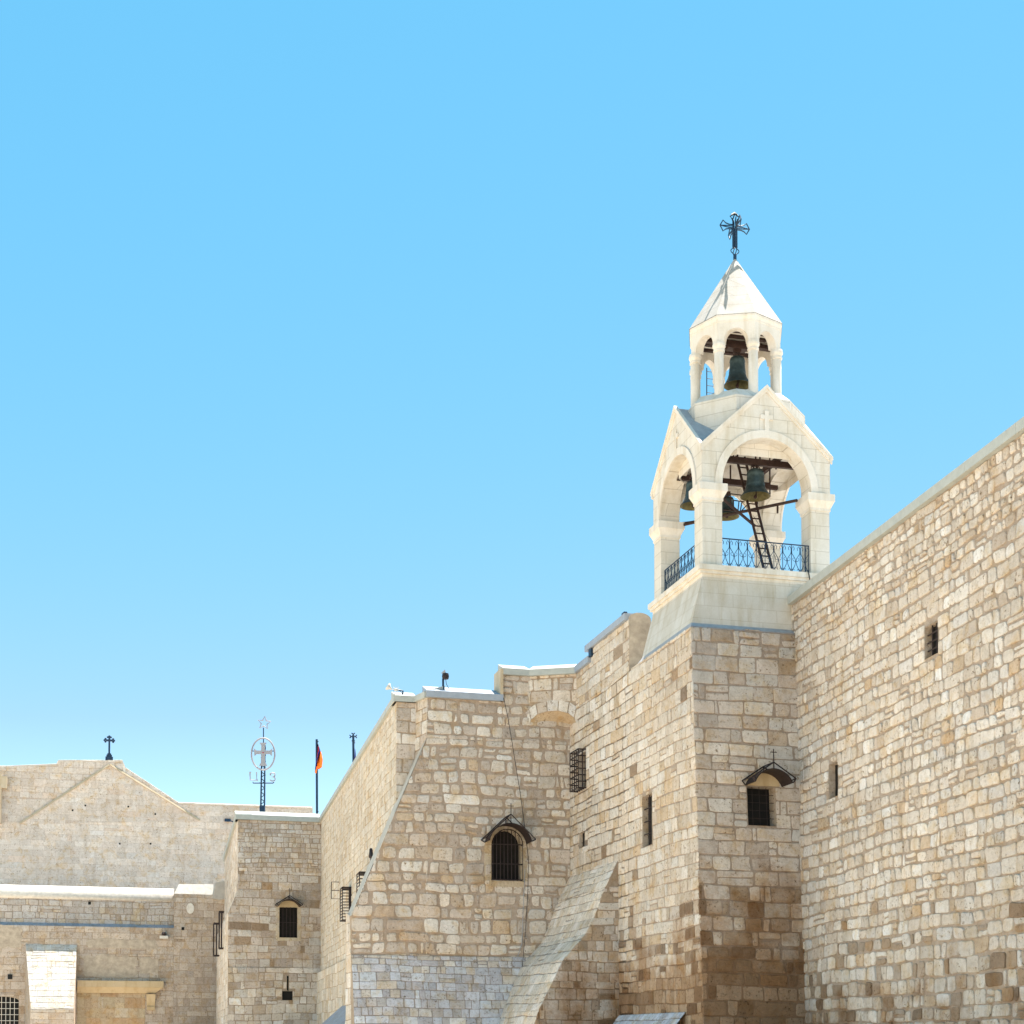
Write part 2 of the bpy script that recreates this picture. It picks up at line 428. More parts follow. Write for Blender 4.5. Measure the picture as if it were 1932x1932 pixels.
# ------------------------------------------------------------ plan of the walls
c_, s_ = math.cos(PHI), math.sin(PHI)
UF, NF, UL, NL = (c_, s_), (s_, -c_), (-s_, c_), (-c_, -s_)
T0 = at(1304, 1181, 47.6); ZT = T0.z; KT = .072
Wtf = Wall(T0, UF, NF, ZT, KT)                      # front of the bell tower's foot
UI = Wtf.hit(1500, 1184)[0]
PI_ = Wtf.p(UI, ZT)
Wr = Wall(PI_, (.1964, -.9805), (-.9805, -.1964))   # long wall on the right
Wm = Wall(T0, UL, NL)                               # left flank of tower, running back
UJ = Wm.hit(1076, 1500)[0]
Wn = Wall(Wm.p(UJ, 0), UF, NF)                      # recessed wall with the arched window
Wp = Wall(Wn.O + Vector((UL[0], UL[1], 0)) * 1.0, UF, NF)
UK = Wp.hit(748, 1400)[0]
Wl = Wall(Wp.p(UK, 0), (-.2112, .9774), (-.9774, -.2112))
UQ = Wl.hit(606, 1600)[0]
Wbf = Wall(Wl.p(UQ, 0), UF, NF)
UB = Wbf.hit(449, 1600)[0]
Wbl = Wall(Wbf.p(UB, 0), (-.22, .9755), (-.9755, -.22))
Wg = Wall(at(400, 1700, 114), UF, NF)
Wf = Wall(at(300, 1500, 124), UF, NF)
def ccw(r): return r if area(r) > 0 else r[::-1]
def quadr(u0, u1, z0, z1): return [(u0, z0), (u1, z0), (u1, z1), (u0, z1)]

def opening_px(W, x0, x1, y0, y1):
    xm, ym = (x0 + x1) / 2, (y0 + y1) / 2
    u0, u1 = W.hit(x0, ym)[0], W.hit(x1, ym)[0]
    z1, z0 = W.hit(xm, y0)[1], W.hit(xm, y1)[1]
    return (min(u0, u1), max(u0, u1), z0, z1)

def window(W, op, parent, depth=.45, pane=M_PANE, reveal=M_MAS, bars=None, sill=True, surround=None):
    u0, u1, z0, z1 = op
    mb = MB()
    if reveal is M_MAS: mb.usecol = True; mb.col = (.47, .39, .30, 1)
    w = mb
    w.quad(W.p(u0, z0, .02), W.p(u0, z1, .02), W.p(u0, z1, -depth), W.p(u0, z0, -depth))
    w.quad(W.p(u1, z0, .02), W.p(u1, z1, .02), W.p(u1, z1, -depth), W.p(u1, z0, -depth))
    w.quad(W.p(u0, z1, .02), W.p(u1, z1, .02), W.p(u1, z1, -depth), W.p(u0, z1, -depth))
    w.quad(W.p(u0, z0, .02), W.p(u1, z0, .02), W.p(u1, z0, -depth), W.p(u0, z0, -depth))
    if surround:                      # dressed stones round the opening
        t = surround
        for (a, b, cc, d) in ((u0 - t, u0 - .003, z0, (z0 + z1) / 2 - .01), (u0 - t, u0 - .003, (z0 + z1) / 2 + .01, z1), (u1 + .003, u1 + t, z0, (z0 + z1) / 2 + .12), (u1 + .003, u1 + t, (z0 + z1) / 2 + .14, z1)):
            w.wbox(W, a, b, cc, d, -.03, .026, (.54, .46, .34, 1))
        w.wbox(W, u0 - t, u1 + t, z0 - .2, z0 - .003, -.03, .03, (.54, .46, .33, 1))
    o = mk("window", w, reveal, parent)
    p = MB(); p.wbox(W, u0 - .02, u1 + .02, z0 - .02, z1 + .02, -depth - .06, -depth); mk("pane", p, pane, o)
    if bars:
        nv, nh, dd, r = bars; g_ = MB()
        for i in range(nv):
            u = u0 + (u1 - u0) * (i + 1) / (nv + 1); g_.tube([W.p(u, z0, dd), W.p(u, z1, dd)], r, 5)
        for i in range(nh):
            z = z0 + (z1 - z0) * (i + 1) / (nh + 1); g_.tube([W.p(u0, z, dd + .01), W.p(u1, z, dd + .01)], r, 5)
        mk("grille", g_, M_IRON, o)
    return o

def cage(W, op, depth, nv, nh, r, parent, name="window_grille", curved=0.0, solid_side=False):
    u0, u1, z0, z1 = op; m = MB()
    def rib(z):
        pts = [W.p(u0, z, 0), W.p(u0, z, depth), W.p(u1, z, depth), W.p(u1, z, 0)][:3 if solid_side else 4]
        for a, b in zip(pts, pts[1:]): m.tube([a, b], r, 5)
    for i in range(nh + 1): rib(z0 + (z1 - z0) * i / nh)
    for i in range(nv + 1):
        u = u0 + (u1 - u0) * i / nv
        m.tube([W.p(u, z0, 0), W.p(u, z0, depth), W.p(u, z1, depth), W.p(u, z1, 0)], r, 5)
    for d in (() if solid_side else (depth / 2,)):
        for u in (u0, u1): m.tube([W.p(u, z0, d), W.p(u, z1, d)], r, 5)
    if solid_side:
        for z in (z0, z1): m.wbox(W, u0, u1, z - .02, z + .02, 0.0, depth)
        m.wbox(W, u0 - .02, u0 + .02, z0, z1, 0, depth * .28)
        m.wbox(W, u1 - .02, u1 + .02, z0, z1, 0, .03)
    return mk(name, m, M_IRON, parent)

def canopy(W, uc, za, hw, rh, ah, rise, drop, depth, parent, cross_h=.42):
    """Sheet-metal barrel with a rod gable over it and a small cross on the front apex."""
    m = MB(); n = 18; out = []; inn = []; zr = za - rh; zb = zr - drop
    Rr_ = (ah * ah + rise * rise) / (2 * rise); A_ = math.asin(min(1, ah / Rr_)); A_ = A_ if rise <= ah else math.pi - A_
    for i in range(n + 1):
        a = -A_ + 2 * A_ * i / n
        out.append((uc + Rr_ * math.sin(a), zb + rise - Rr_ + Rr_ * math.cos(a))); inn.append((uc + (Rr_ - .02) * math.sin(a), zb + rise - Rr_ + (Rr_ - .02) * math.cos(a)))
    for i in range(n):
        for (L0, L1) in ((out[i], out[i + 1]), (inn[i], inn[i + 1])):
            m.quad(W.p(*L0, .03), W.p(*L1, .03), W.p(*L1, depth), W.p(*L0, depth))
        for d in (.03, depth): m.quad(W.p(*out[i], d), W.p(*out[i + 1], d), W.p(*inn[i + 1], d), W.p(*inn[i], d))
    o = mk("canopy", m, M_IRON, parent)
    f = MB(); r = .022
    for d in (.06, depth):
        L, A, Rr = W.p(uc - hw, zr, d), W.p(uc, za, d), W.p(uc + hw, zr, d)
        f.tube([L, A], r, 5); f.tube([A, Rr], r, 5); f.tube([A, W.p(uc, zb + rise, d)], r * .8, 5)
        f.tube([L, W.p(uc - ah, zb + .01, d)], r, 5); f.tube([Rr, W.p(uc + ah, zb + .01, d)], r, 5)
    f.tube([W.p(uc, za, .06), W.p(uc, za, depth)], r, 5)
    f.tube([W.p(uc - hw, zr, .06), W.p(uc - hw, zr, depth)], r, 5); f.tube([W.p(uc + hw, zr, .06), W.p(uc + hw, zr, depth)], r, 5)
    mk("rod_frame", f, M_IRON, parent)
    x = MB(); x.tube([W.p(uc, za, depth), W.p(uc, za + cross_h, depth)], .018, 5)
    zc = za + cross_h * .75; x.tube([W.p(uc - .11, zc, depth), W.p(uc + .11, zc, depth)], .014, 5)
    mk("cross", x, M_IRON, parent)
    return o

def coping(W, u0, u1, z, parent, mat, th=.30, over=.16, width=1.0, name="coping", e0=0.0, e1=0.0, pitch=0.0):
    """Metal-clad coping on top of a wall; e0/e1 skew its ends for mitres."""
    m = MB()
    P = []
    for zz in (z, z + th):
        P += [W.p(u0 + e0 * over, zz, over), W.p(u1 + e1 * over, zz, over), W.p(u1 - e1 * (width - over), zz + (pitch if zz > z else 0), over - width), W.p(u0 - e0 * (width - over), zz + (pitch if zz > z else 0), over - width)]
    m.hexa(P); L = abs(u1 - u0); k = max(1, int(L / 2.4))
    for i in range(1, k):
        u = u0 + (u1 - u0) * i / k; m.wbox(W, u - .012, u + .012, z - .006, z + th + .004, over - .1, over + .006)
    return mk(name, m, mat, parent)

# ------------------------------------------------------------ ground
gm = MB(); gm.quad((-2500, -2500, 0), (2500, -2500, 0), (2500, 2500, 0), (-2500, 2500, 0))
struct(mk("ground", gm, M_PAVE))

# ------------------------------------------------------------ building on the right
ZR = (Wr.hit(1930, 811)[1] + Wr.hit(1496, 1146)[1]) / 2
ZC = Wr.hit(1640, 1487)[1]
RB = thing("monastery_building", Wr.p(8, 0), "long cream rubble stone building on the right, two slit windows under a straight grey coping", "building")
opR = [opening_px(Wr, 1746, 1771, 1177, 1238), opening_px(Wr, 1565, 1582, 1440, 1504)]
def zr(z): return 1.0 + .15 * max(0, (9 - z) / 9) - (.22 if z > ZR - 2.0 else 0)
kwR = dict(h=.36, w=.47, hv=.14, wv=.34, gap=.07, rnd=.13, prot=.034, zfun=zr, pal=CREAM, pal2=BROWN, mortar=(.42, .34, .26),
           mix=lambda u, z: max(0, min(.24, (5.6 - z) / 5.5)))
rmb = MB(); rmb.usecol = True
masonry("wall", Wr, [quadr(-.35, 26, ZC, ZR)], opR, seed=11, mb=rmb, **kwR)
Wr2 = Wr.shifted(.07)
masonry("wall", Wr2, [quadr(-.35, 26, 0, ZC)], (), seed=12, mb=rmb, **kwR)
rmb.quad(Wr.p(-.35, ZC, 0), Wr.p(26, ZC, 0), Wr2.p(26, ZC, 0), Wr2.p(-.35, ZC, 0), (.42, .33, .24, 0))
mk("wall", rmb, M_MAS, RB)["dirt"] = 3.2
window(Wr, opR[0], RB, .20, bars=(2, 3, -.08, .022)); window(Wr, opR[1], RB, .19)
coping(Wr, -.55, 26, ZR, RB, M_COP, .26, .17, 1.2)
m = MB(); q = [Wr.p(0, 0, -.7), Wr.p(26, 0, -.7), Vector((34, 24, 0)), Vector((34, 74, 0)), Wr.p(0, 0, -.7) + Vector((UL[0], UL[1], 0)) * 20]
m.prism([(v.x, v.y) for v in q], lambda x, y: (x, y, .01), lambda x, y: (x, y, ZR - .35)); mk("roof", m, M_GREYR, RB)

# ------------------------------------------------------------ bell tower: foot
BT = thing("bell_tower", Vector((T0.x, T0.y, 0)), "tall bell tower with white arcaded belfry and pointed spire on a brown stone foot", "tower")
opT = opening_px(Wtf, 1410, 1463, 1484, 1558)
opT = (opT[0], opT[1], opT[2], opT[3])
stain = lambda u, z: max(.03, min(.6, (7.0 - z + 1.4 * mnoise.noise(Vector((u * .6, z * .3, 3)))) / 1.6))
masonry("wall", Wtf, [quadr(0, UI + 2.0, 0, ZT)], [opT], BT, 21, h=.455, w=.66, hv=.12, wv=.36, gap=.06, rnd=.10, prot=.024,
        pal=TOWER, pal2=BROWN, mix=stain, mortar=(.38, .30, .23), wav=.018, edge=.02, dirt=7.0)
wt = window(Wtf, opT, BT, .45, bars=(3, 4, -.14, .010))
uc = (opT[0] + opT[1]) / 2
tm = MB()    # arched tympanum over the window
n = 20; rr = (opT[1] - opT[0]) / 2 + .10; uc += .06
pl = [(uc - rr * math.cos(math.pi * i / n), opT[3] + .02 + rr * .78 * math.sin(math.pi * i / n)) for i in range(n + 1)]
tm.prism(pl, lambda u, z: Wtf.p(u, z, .034), lambda u, z: Wtf.p(u, z, -.1)); mk("tympanum", tm, M_YELLOW, BT)
ua_, za_ = Wtf.hit(1460, 1438, .85); canopy(Wtf, ua_, za_, .74, .49, .64, .44, .14, .85, BT)

UP = Wm.hit(1187, 1200)[0]; UD1 = Wm.hit(1113, 1240)[0]
ZP1 = (Wm.hit(1150, 1198)[1]); ZP2 = Wm.hit(1105, 1243)[1]
print("ZR", ZR - EYE, "ZT", ZT - EYE, "ZP", ZP1 - EYE, ZP2 - EYE, "UI", UI, "UJ", UJ, "UP", UP, UD1, "UQ", UQ, "UB", UB)
opM = [opening_px(Wm, 1213, 1231, 1500, 1596), opening_px(Wm, 1094, 1104, 1570, 1598), opening_px(Wm, 1092, 1106, 1422, 1488)]
USPL = 5.6
regM = [[(-KT * ZT, 0), (UJ, 0), (UJ, ZT - .02), (0, ZT - .02)], quadr(UP, UD1, ZT - .02, ZP1), quadr(UD1, UJ, ZT - .02, ZP2)]
kwM = dict(dirt=5.6, seed=31, h=.41, w=.58, hv=.16, wv=.34, gap=.045, rnd=.085, prot=.022, pal=WARM, pal2=BROWN, mortar=(.44, .35, .265), wav=.03,
           mix=lambda u, z: max(.04, min(.32, (5.6 - z + mnoise.noise(Vector((u * .5, z * .4, 9))) * 1.8) / 2.0)))
masonry("wall", Wm, [ccw(regM[0])], opM, BT, filt=lambda u, z: u < USPL, backing=True, edge=.015, **kwM)
window(Wm, opM[0], BT, .20, bars=(1, 3, -.07, .02))

# plinth (battered white stone), cornice and belfry
CB = at(1325, 1066, 48.0); SB = 4.50
_bc = CB + Vector((UF[0], UF[1], 0)) * (SB / 2) + Vector((UL[0], UL[1], 0)) * (SB / 2)
ZB = CB.z
def TB(x, y, z): return Vector((_bc.x + x * UF[0] + y * UL[0], _bc.y + x * UF[1] + y * UL[1], ZB + z))
def inv(p):
    d = Vector((p[0] - _bc.x, p[1] - _bc.y)); return d.x * UF[0] + d.y * UF[1], d.x * UL[0] + d.y * UL[1]
H2 = SB / 2
lx, ly = inv(T0); zl = ZT - ZB
ZPL = -.38
pb = MB()
pb.hexa([TB(lx + .10, ly + .22, zl + .15), TB(H2 + .3, ly + .22, zl + .15), TB(H2 + .3, ly + 4.9, zl + .15), TB(lx + .10, ly + 4.9, zl + .15),
         TB(-H2 - .02, -H2 - .02, ZPL), TB(H2 + .02, -H2 - .02, ZPL), TB(H2 + .02, H2 + .02, ZPL), TB(-H2 - .02, H2 + .02, ZPL)])
mk("plinth", pb, M_PLINTH, BT)
lm = MB(); a0 = (lx - .01, ly - .01)   # thin sloping weathering at the plinth foot
lm.hexa([TB(lx - .02, ly - .02, zl - .03), TB(H2 + .35, ly - .02, zl - .03), TB(H2 + .35, ly + 5.1, zl - .03), TB(lx - .02, ly + 5.1, zl - .03),
         TB(lx + .11, ly + .24, zl + .19), TB(H2 + .2, ly + .24, zl + .19), TB(H2 + .2, ly + 4.85, zl + .19), TB(lx + .11, ly + 4.85, zl + .19)])
mk("weathering", lm, M_LEAD, BT)
cb = MB()
for (e, z0, z1) in ((.03, ZPL + .002, -.27), (.10, -.27, -.17), (.16, -.17, 0)):
    cb.box(-H2 - e, H2 + e, -H2 - e, H2 + e, z0, z1, TB)
cor = mk("cornice", cb, M_WPLAIN, BT)

SH = .68; ZCB, ZCT = 2.13, 2.67
for sx in (-1, 1):
    for sy in (-1, 1):
        m = MB(); x0, x1 = sorted((sx * (H2 - .02), sx * (H2 - .02 - SH))); y0, y1 = sorted((sy * (H2 - .02), sy * (H2 - .02 - SH)))
        m.box(x0, x1, y0, y1, .001, ZCB, TB); o = mk("pier", m, M_WHITE, BT)
        m = MB()
        for (e, a, b_, e2) in ((.03, ZCB, ZCB + .09, .03), (.03, ZCB + .09, ZCB + .30, .13), (.14, ZCB + .30, ZCT, .14)):
            P = [TB(x, y, a) for x, y in ((x0 - e, y0 - e), (x1 + e, y0 - e), (x1 + e, y1 + e), (x0 - e, y1 + e))] + \
                [TB(x, y, b_) for x, y in ((x0 - e2, y0 - e2), (x1 + e2, y0 - e2), (x1 + e2, y1 + e2), (x0 - e2, y1 + e2))]
            m.hexa(P)
        mk("capital", m, M_WPLAIN, o)
AW = H2 - .02 - SH + .01     # half opening
ZE, ZA = 3.86, 5.95          # eaves, gable apex
AR = 1.66                    # arch rise over the capital
def arch_z(x):
    t = min(1, abs(x) / AW); return ZCT + .12 + (AR - .12) * math.sqrt(max(0, 1 - t ** 2.15))
TH = SH + .02
rot4 = [(1, 0, 0, 1), (0, -1, 1, 0), (-1, 0, 0, -1), (0, 1, -1, 0)]
for k, (a, b_, c2, d2) in enumerate(rot4):
    TF = lambda x, y, z, a=a, b_=b_, c2=c2, d2=d2: TB(a * x + b_ * y, c2 * x + d2 * y, z)
    top = lambda x: ZE + (ZA - ZE) * (1 - abs(x) / H2)
    xs = [-H2, -AW] + [-AW + 2 * AW * (1 - math.cos(math.pi * i / 36)) / 2 for i in range(37)] + [AW, H2]
    zb = [ZCT + .001, ZCT + .001] + [arch_z(x) for x in xs[2:-2]] + [ZCT + .001] * 2
    m = MB(); ny = -H2; yi = -H2 + TH; xi = lambda x: max(-H2 + TH, min(H2 - TH, x))
    for i in range(len(xs) - 1):
        x0, x1 = xs[i], xs[i + 1]
        if x1 - x0 < 1e-6:
            m.quad(TF(x0, ny, zb[i]), TF(x0, ny, zb[i + 1]), TF(xi(x0), yi, zb[i + 1]), TF(xi(x0), yi, zb[i])); continue
        m.quad(TF(x0, ny, zb[i]), TF(x1, ny, zb[i + 1]), TF(x1, ny, top(x1)), TF(x0, ny, top(x0)))
        m.quad(TF(xi(x0), yi, zb[i]), TF(xi(x1), yi, zb[i + 1]), TF(xi(x1), yi, top(x1)), TF(xi(x0), yi, top(x0)))
        m.quad(TF(x0, ny, zb[i]), TF(x1, ny, zb[i + 1]), TF(xi(x1), yi, zb[i + 1]), TF(xi(x0), yi, zb[i]))
        m.quad(TF(x0, ny, top(x0)), TF(x1, ny, top(x1)), TF(xi(x1), yi, top(x1)), TF(xi(x0), yi, top(x0)))
    gw = mk("gable_wall", m, M_WHITE, BT, fix=False)
    m = MB(); RW = .25             # archivolt
    def apt(r, i, N_=40):
        t = math.pi * i / N_; x = -(AW + r) * math.cos(t)
        return x, ZCT + .004 + ((AR + r) * math.sin(t) ** .97 if 0 < i < N_ else 0)
    for i in range(40):
        (xa, za), (xb, zb_), (xc, zc), (xd, zd) = apt(.0, i), apt(.0, i + 1), apt(RW, i + 1), apt(RW, i)
        y0, y1 = -H2 - .045, -H2 + .02
        m.hexa([TF(xa, y0, za), TF(xb, y0, zb_), TF(xb, y1, zb_), TF(xa, y1, za), TF(xd, y0, zd), TF(xc, y0, zc), TF(xc, y1, zc), TF(xd, y1, zd)])
    mk("archivolt", m, M_WPLAIN, gw)
    m = MB(); rt = .15; e = .07      # raking cornice
    for sx in (-1, 1):
        sl_ = (ZA - ZE) / H2; xo = sx * (H2 + e); zo = ZE - sl_ * e
        for (yo, yi2, dz0, dz1) in ((-H2 - .09, -H2 + .03, .02, .13), (-H2 - .045, -H2 + .03, -.09, .02)):
            P = [TF(xo, yo, zo + dz0), TF(0, yo, ZA + dz0), TF(0, yi2, ZA + dz0), TF(xo, yi2 if abs(yi2) > 99 else yi2, zo + dz0),
                 TF(xo, yo, zo + dz1), TF(0, yo, ZA + dz1), TF(0, yi2, ZA + dz1), TF(xo, yi2, zo + dz1)]
            m.hexa(P)
    mk("raking_cornice", m, M_WPLAIN, gw)
    m = MB()                         # relief cross
    zc = ZA - 1.02; y0, y1 = -H2 - .05, -H2 + .02
    m.box(-.075, .075, y0, y1, zc - .52, zc + .30, TF); m.box(-.22, -.077, y0 + .002, y1, zc + .02, zc + .16, TF); m.box(.077, .22, y0 + .002, y1, zc + .02, zc + .16, TF)
    mk("relief_cross", m, M_WPLAIN, gw)
    for sx in (-1, 1):
        pass
m = MB(); vs_ = []                   # cross roof
for (a, b_, c2, d2) in rot4:
    TF = lambda x, y, z: TB(a * x + b_ * y, c2 * x + d2 * y, z)
    for sx in (-1, 1):
        A, B_, C = TF(sx * H2, -H2 + .05, ZE + .05), TF(0, -H2 + .05, ZA + .05), TF(0, 0, ZA + .05)
        m.add([A, B_, C], [(0, 1, 2)])
    vs_.append([TF(-H2 + TH, -H2 + TH, ZE + .45), TF(H2 - TH, -H2 + TH, ZE + .45), TF(0, 0, ZE + 1.3)])
mk("roof", m, M_LEAD, BT)

m = MB()
for t_ in vs_: m.add(t_, [(0, 1, 2)])
mk("vault", m, M_WPLAIN, BT)
OX = -.10                            # lantern sits a touch off the centre
def TLn(x, y, z): return TB(x + OX, y, z)
def octo(Rv, a0): return [(Rv * math.cos(R(a0 + 45 * k)), Rv * math.sin(R(a0 + 45 * k))) for k in range(8)]
m = MB(); ZD = 5.90
o1 = octo(1.93, 22.5); o2 = octo(1.66, 22.5)
o1 = [(x + (.42 if x > 0 else 0), y) for x, y in o1]; o2 = [(x + (.30 if x > 0 else 0), y) for x, y in o2]
m.add([TLn(x, y, 3.9) for x, y in o1] + [TLn(x, y, ZD) for x, y in o1] + [TLn(x, y, ZD + .30) for x, y in o2],
      [(i, (i + 1) % 8, 8 + (i + 1) % 8, 8 + i) for i in range(8)] + [(8 + i, 8 + (i + 1) % 8, 16 + (i + 1) % 8, 16 + i) for i in range(8)] + [tuple(range(16, 24))])
mk("drum", m, M_WHITE, BT)
ZLB, ZLC, ZLE = ZD + .30, 7.88, 8.66
RL = 1.46
for k in range(8):
    x, y = RL * math.cos(R(45 * k)), RL * math.sin(R(45 * k)); m = MB()
    m.lathe([(.16, ZLB - .2), (.16, ZLC - .3), (.15, ZLC - .28)], lambda a, b_, z: TLn(x + a, y + b_, z), 16)
    o = mk("column", m, M_WPLAIN, BT, True)
    m = MB(); m.lathe([(.15, ZLC - .32), (.19, ZLC - .31), (.19, ZLC - .25), (.17, ZLC - .23), (.19, ZLC - .18), (.215, ZLC - .14), (.215, ZLC - .06), (.20, ZLC - .02), (.2, ZLC)], lambda a, b_, z: TLn(x + a, y + b_, z), 16)
    mk("capital", m, M_WPLAIN, o)
RO, RI = RL + .14, RL - .16
m = MB()
for k in range(8):
    def PT(Rv, t, z, k=k):
        x0, y0 = Rv * math.cos(R(45 * k)), Rv * math.sin(R(45 * k)); x1, y1 = Rv * math.cos(R(45 * k + 45)), Rv * math.sin(R(45 * k + 45))
        return TLn(x0 + (x1 - x0) * t, y0 + (y1 - y0) * t, z)
    jt = .17; ts = [0, jt] + [jt + (1 - 2 * jt) * (1 - math.cos(math.pi * i / 18)) / 2 for i in range(19)] + [1 - jt, 1]
    zz = [ZLC, ZLC] + [ZLC + .44 * math.sin(math.acos(max(-1, min(1, (0.5 - t) / (.5 - jt))))) for t in ts[2:-2]] + [ZLC, ZLC]
    for i in range(len(ts) - 1):
        for Rv in (RO, RI): m.quad(PT(Rv, ts[i], zz[i]), PT(Rv, ts[i + 1], zz[i + 1]), PT(Rv, ts[i + 1], ZLE), PT(Rv, ts[i], ZLE))
        m.quad(PT(RO, ts[i], zz[i]), PT(RO, ts[i + 1], zz[i + 1]), PT(RI, ts[i + 1], zz[i + 1]), PT(RI, ts[i], zz[i]))
mk("lantern_arcade", m, M_WPLAIN, BT, fix=False)
m = MB()
for (ra, rb, z0, z1) in ((RO + .015, RO + .015, ZLE - .12, ZLE - .06), (RO + .02, RO + .05, ZLE - .06, ZLE + .02), (RO + .06, RO + .06, ZLE + .02, ZLE + .09)):
    m.add([TLn(x, y, z0) for x, y in octo(ra, 0)] + [TLn(x, y, z1) for x, y in octo(rb, 0)], [(i, (i + 1) % 8, 8 + (i + 1) % 8, 8 + i) for i in range(8)] + [tuple(range(8)), tuple(range(8, 16))])
mk("lantern_cornice", m, M_WPLAIN, BT)
m = MB(); ZSP = 11.42
o1 = octo(RO + .075, 0); o2 = octo(.07, 0)
m.add([TLn(x, y, ZLE + .094) for x, y in o1] + [TLn(x, y, ZSP - .1) for x, y in o2] + [TLn(0, 0, ZSP)], [(i, (i + 1) % 8, 8 + (i + 1) % 8, 8 + i) for i in range(8)] + [(8 + i, 8 + (i + 1) % 8, 16) for i in range(8)])
mk("spire", m, M_SPIRE, BT)
m = MB()                             # dark timber ceiling beams of the lantern
m.prism(octo(RI - .02, 0), lambda x, y: TLn(x, y, 8.56), lambda x, y: TLn(x, y, 8.62))
for t in (-.8, -.4, 0, .4, .8): m.box(-.95, .95, t - .07, t + .07, 8.46, 8.56, TLn)
mk("lantern_ceiling", m, M_RUST, BT)

# ---- cross on the spire
XC = thing("spire_cross", TLn(0, 0, ZSP), "openwork dark iron cross standing on the tip of the white spire", "cross")
m = MB()
m.tube([TLn(0, 0, ZSP - .05), TLn(0, 0, ZSP + .12)], .06, 8)
mk("socket", m, M_BLUEI, XC)
m = MB(); zr0, zr1, zc = ZSP + .12, ZSP + .36, ZSP + 1.07
for (ax, ay) in ((1, 0), (-1, 0), (0, 1), (0, -1)):
    m.tube([TLn(ax * (.02 + .13 * math.sin(math.pi * i / 8)), ay * (.02 + .13 * math.sin(math.pi * i / 8)), zr0 + (zr1 - zr0) * i / 8) for i in range(9)], .016, 5)
    m.tube([TLn(ax * .065, ay * .065, zr1), TLn(ax * .065, ay * .065, zc)], .032, 5)
    for sg in (-1, 1):    # flared arms
        pts = [(.06, .08), (.22, .075), (.34, .11), (.43, .19), (.54, 0)]
        m.tube([TLn(ax * r_, ay * r_, zc + sg * z_) for r_, z_ in pts], .021, 5)
        m.tube([TLn(ax * r_, ay * r_, zc + sg * z_) for r_, z_ in ((.06, .03), (.3, .025), (.52, 0))], .018, 5)
        if ay == 0:
            m.tube([TLn(ax * r_, 0, zc + z_) for r_, z_ in ((.07, .06), (.07, .2), (.10, .28), (.17, .36), (0, .46))], .021, 5)
        else: m.tube([TLn(0, ay * r_, zc + z_) for r_, z_ in ((.07, .06), (.07, .2), (.10, .28), (.17, .36), (0, .46))], .021, 5)
mk("cross_bars", m, M_BLUEI, XC)
m = MB(); m.tube([TLn(-.11, 0, zc + .43), TLn(0, 0, zc + .51), TLn(.11, 0, zc + .43)], .024, 5); mk("lamp_cap", m, M_LAMP, XC)

# ---- steelwork in the belfry
m = MB(); zbm = 3.95
for y in (-.95, .95): m.box(-H2 + .4, H2 - .4, y - .07, y + .07, zbm, zbm + .20, TB)
for x in (-1.0, 1.0): m.box(x - .06, x + .06, -H2 + .4, H2 - .4, zbm + .202, zbm + .38, TB)
for (x, y) in ((-1.0, -.95), (-.85, -.95), (.2, -.95), (.35, -.95), (1.0, -.8), (1.0, .2), (1.0, .9), (-1.0, .9), (-.2, .95), (.1, .95), (-.6, -.95), (-.45, -.95)):
    m.tube([TB(x, y, zbm), TB(x, y, 5.0)], .03, 5)
for (x, y) in ((-1.1, .6), (-1.1, .2), (.9, .5), (1.0, -.3)): m.tube([TB(x, y, 3.2), TB(x, y, 4.9)], .028, 5)
mk("bell_frame", m, M_RUST, BT)
m = MB()
m.tube([at(1290, 990, 51.6), at(1365, 973, 51.1), at(1504, 944, 49.3)], .05, 6)
m.tube([at(1362, 940, 49.2), at(1424, 992, 50.6)], .05, 6)
m.tube([at(1283, 988, 52.2), at(1300, 986, 52.0), at(1350, 978, 51.6)], .045, 6)
m.tube([at(1467, 951, 49.8), at(1467, 968, 49.8)], .035, 6)
for (a_, b9_) in (((1374, 931), (1412, 936)), ((1365, 962), (1410, 966)), ((1374, 931), (1365, 946)), ((1378, 932), (1379, 962)), ((1384, 944), (1405, 947)), ((1384, 944), (1384, 958)), ((1394, 947), (1392, 966)), ((1400, 947), (1396, 968)), ((1398, 965), (1412, 950))):
    m.tube([at(*a_, 51.2), at(*b9_, 51.2)], .02, 5)
mk("tie_bars", m, M_RUST, BT)
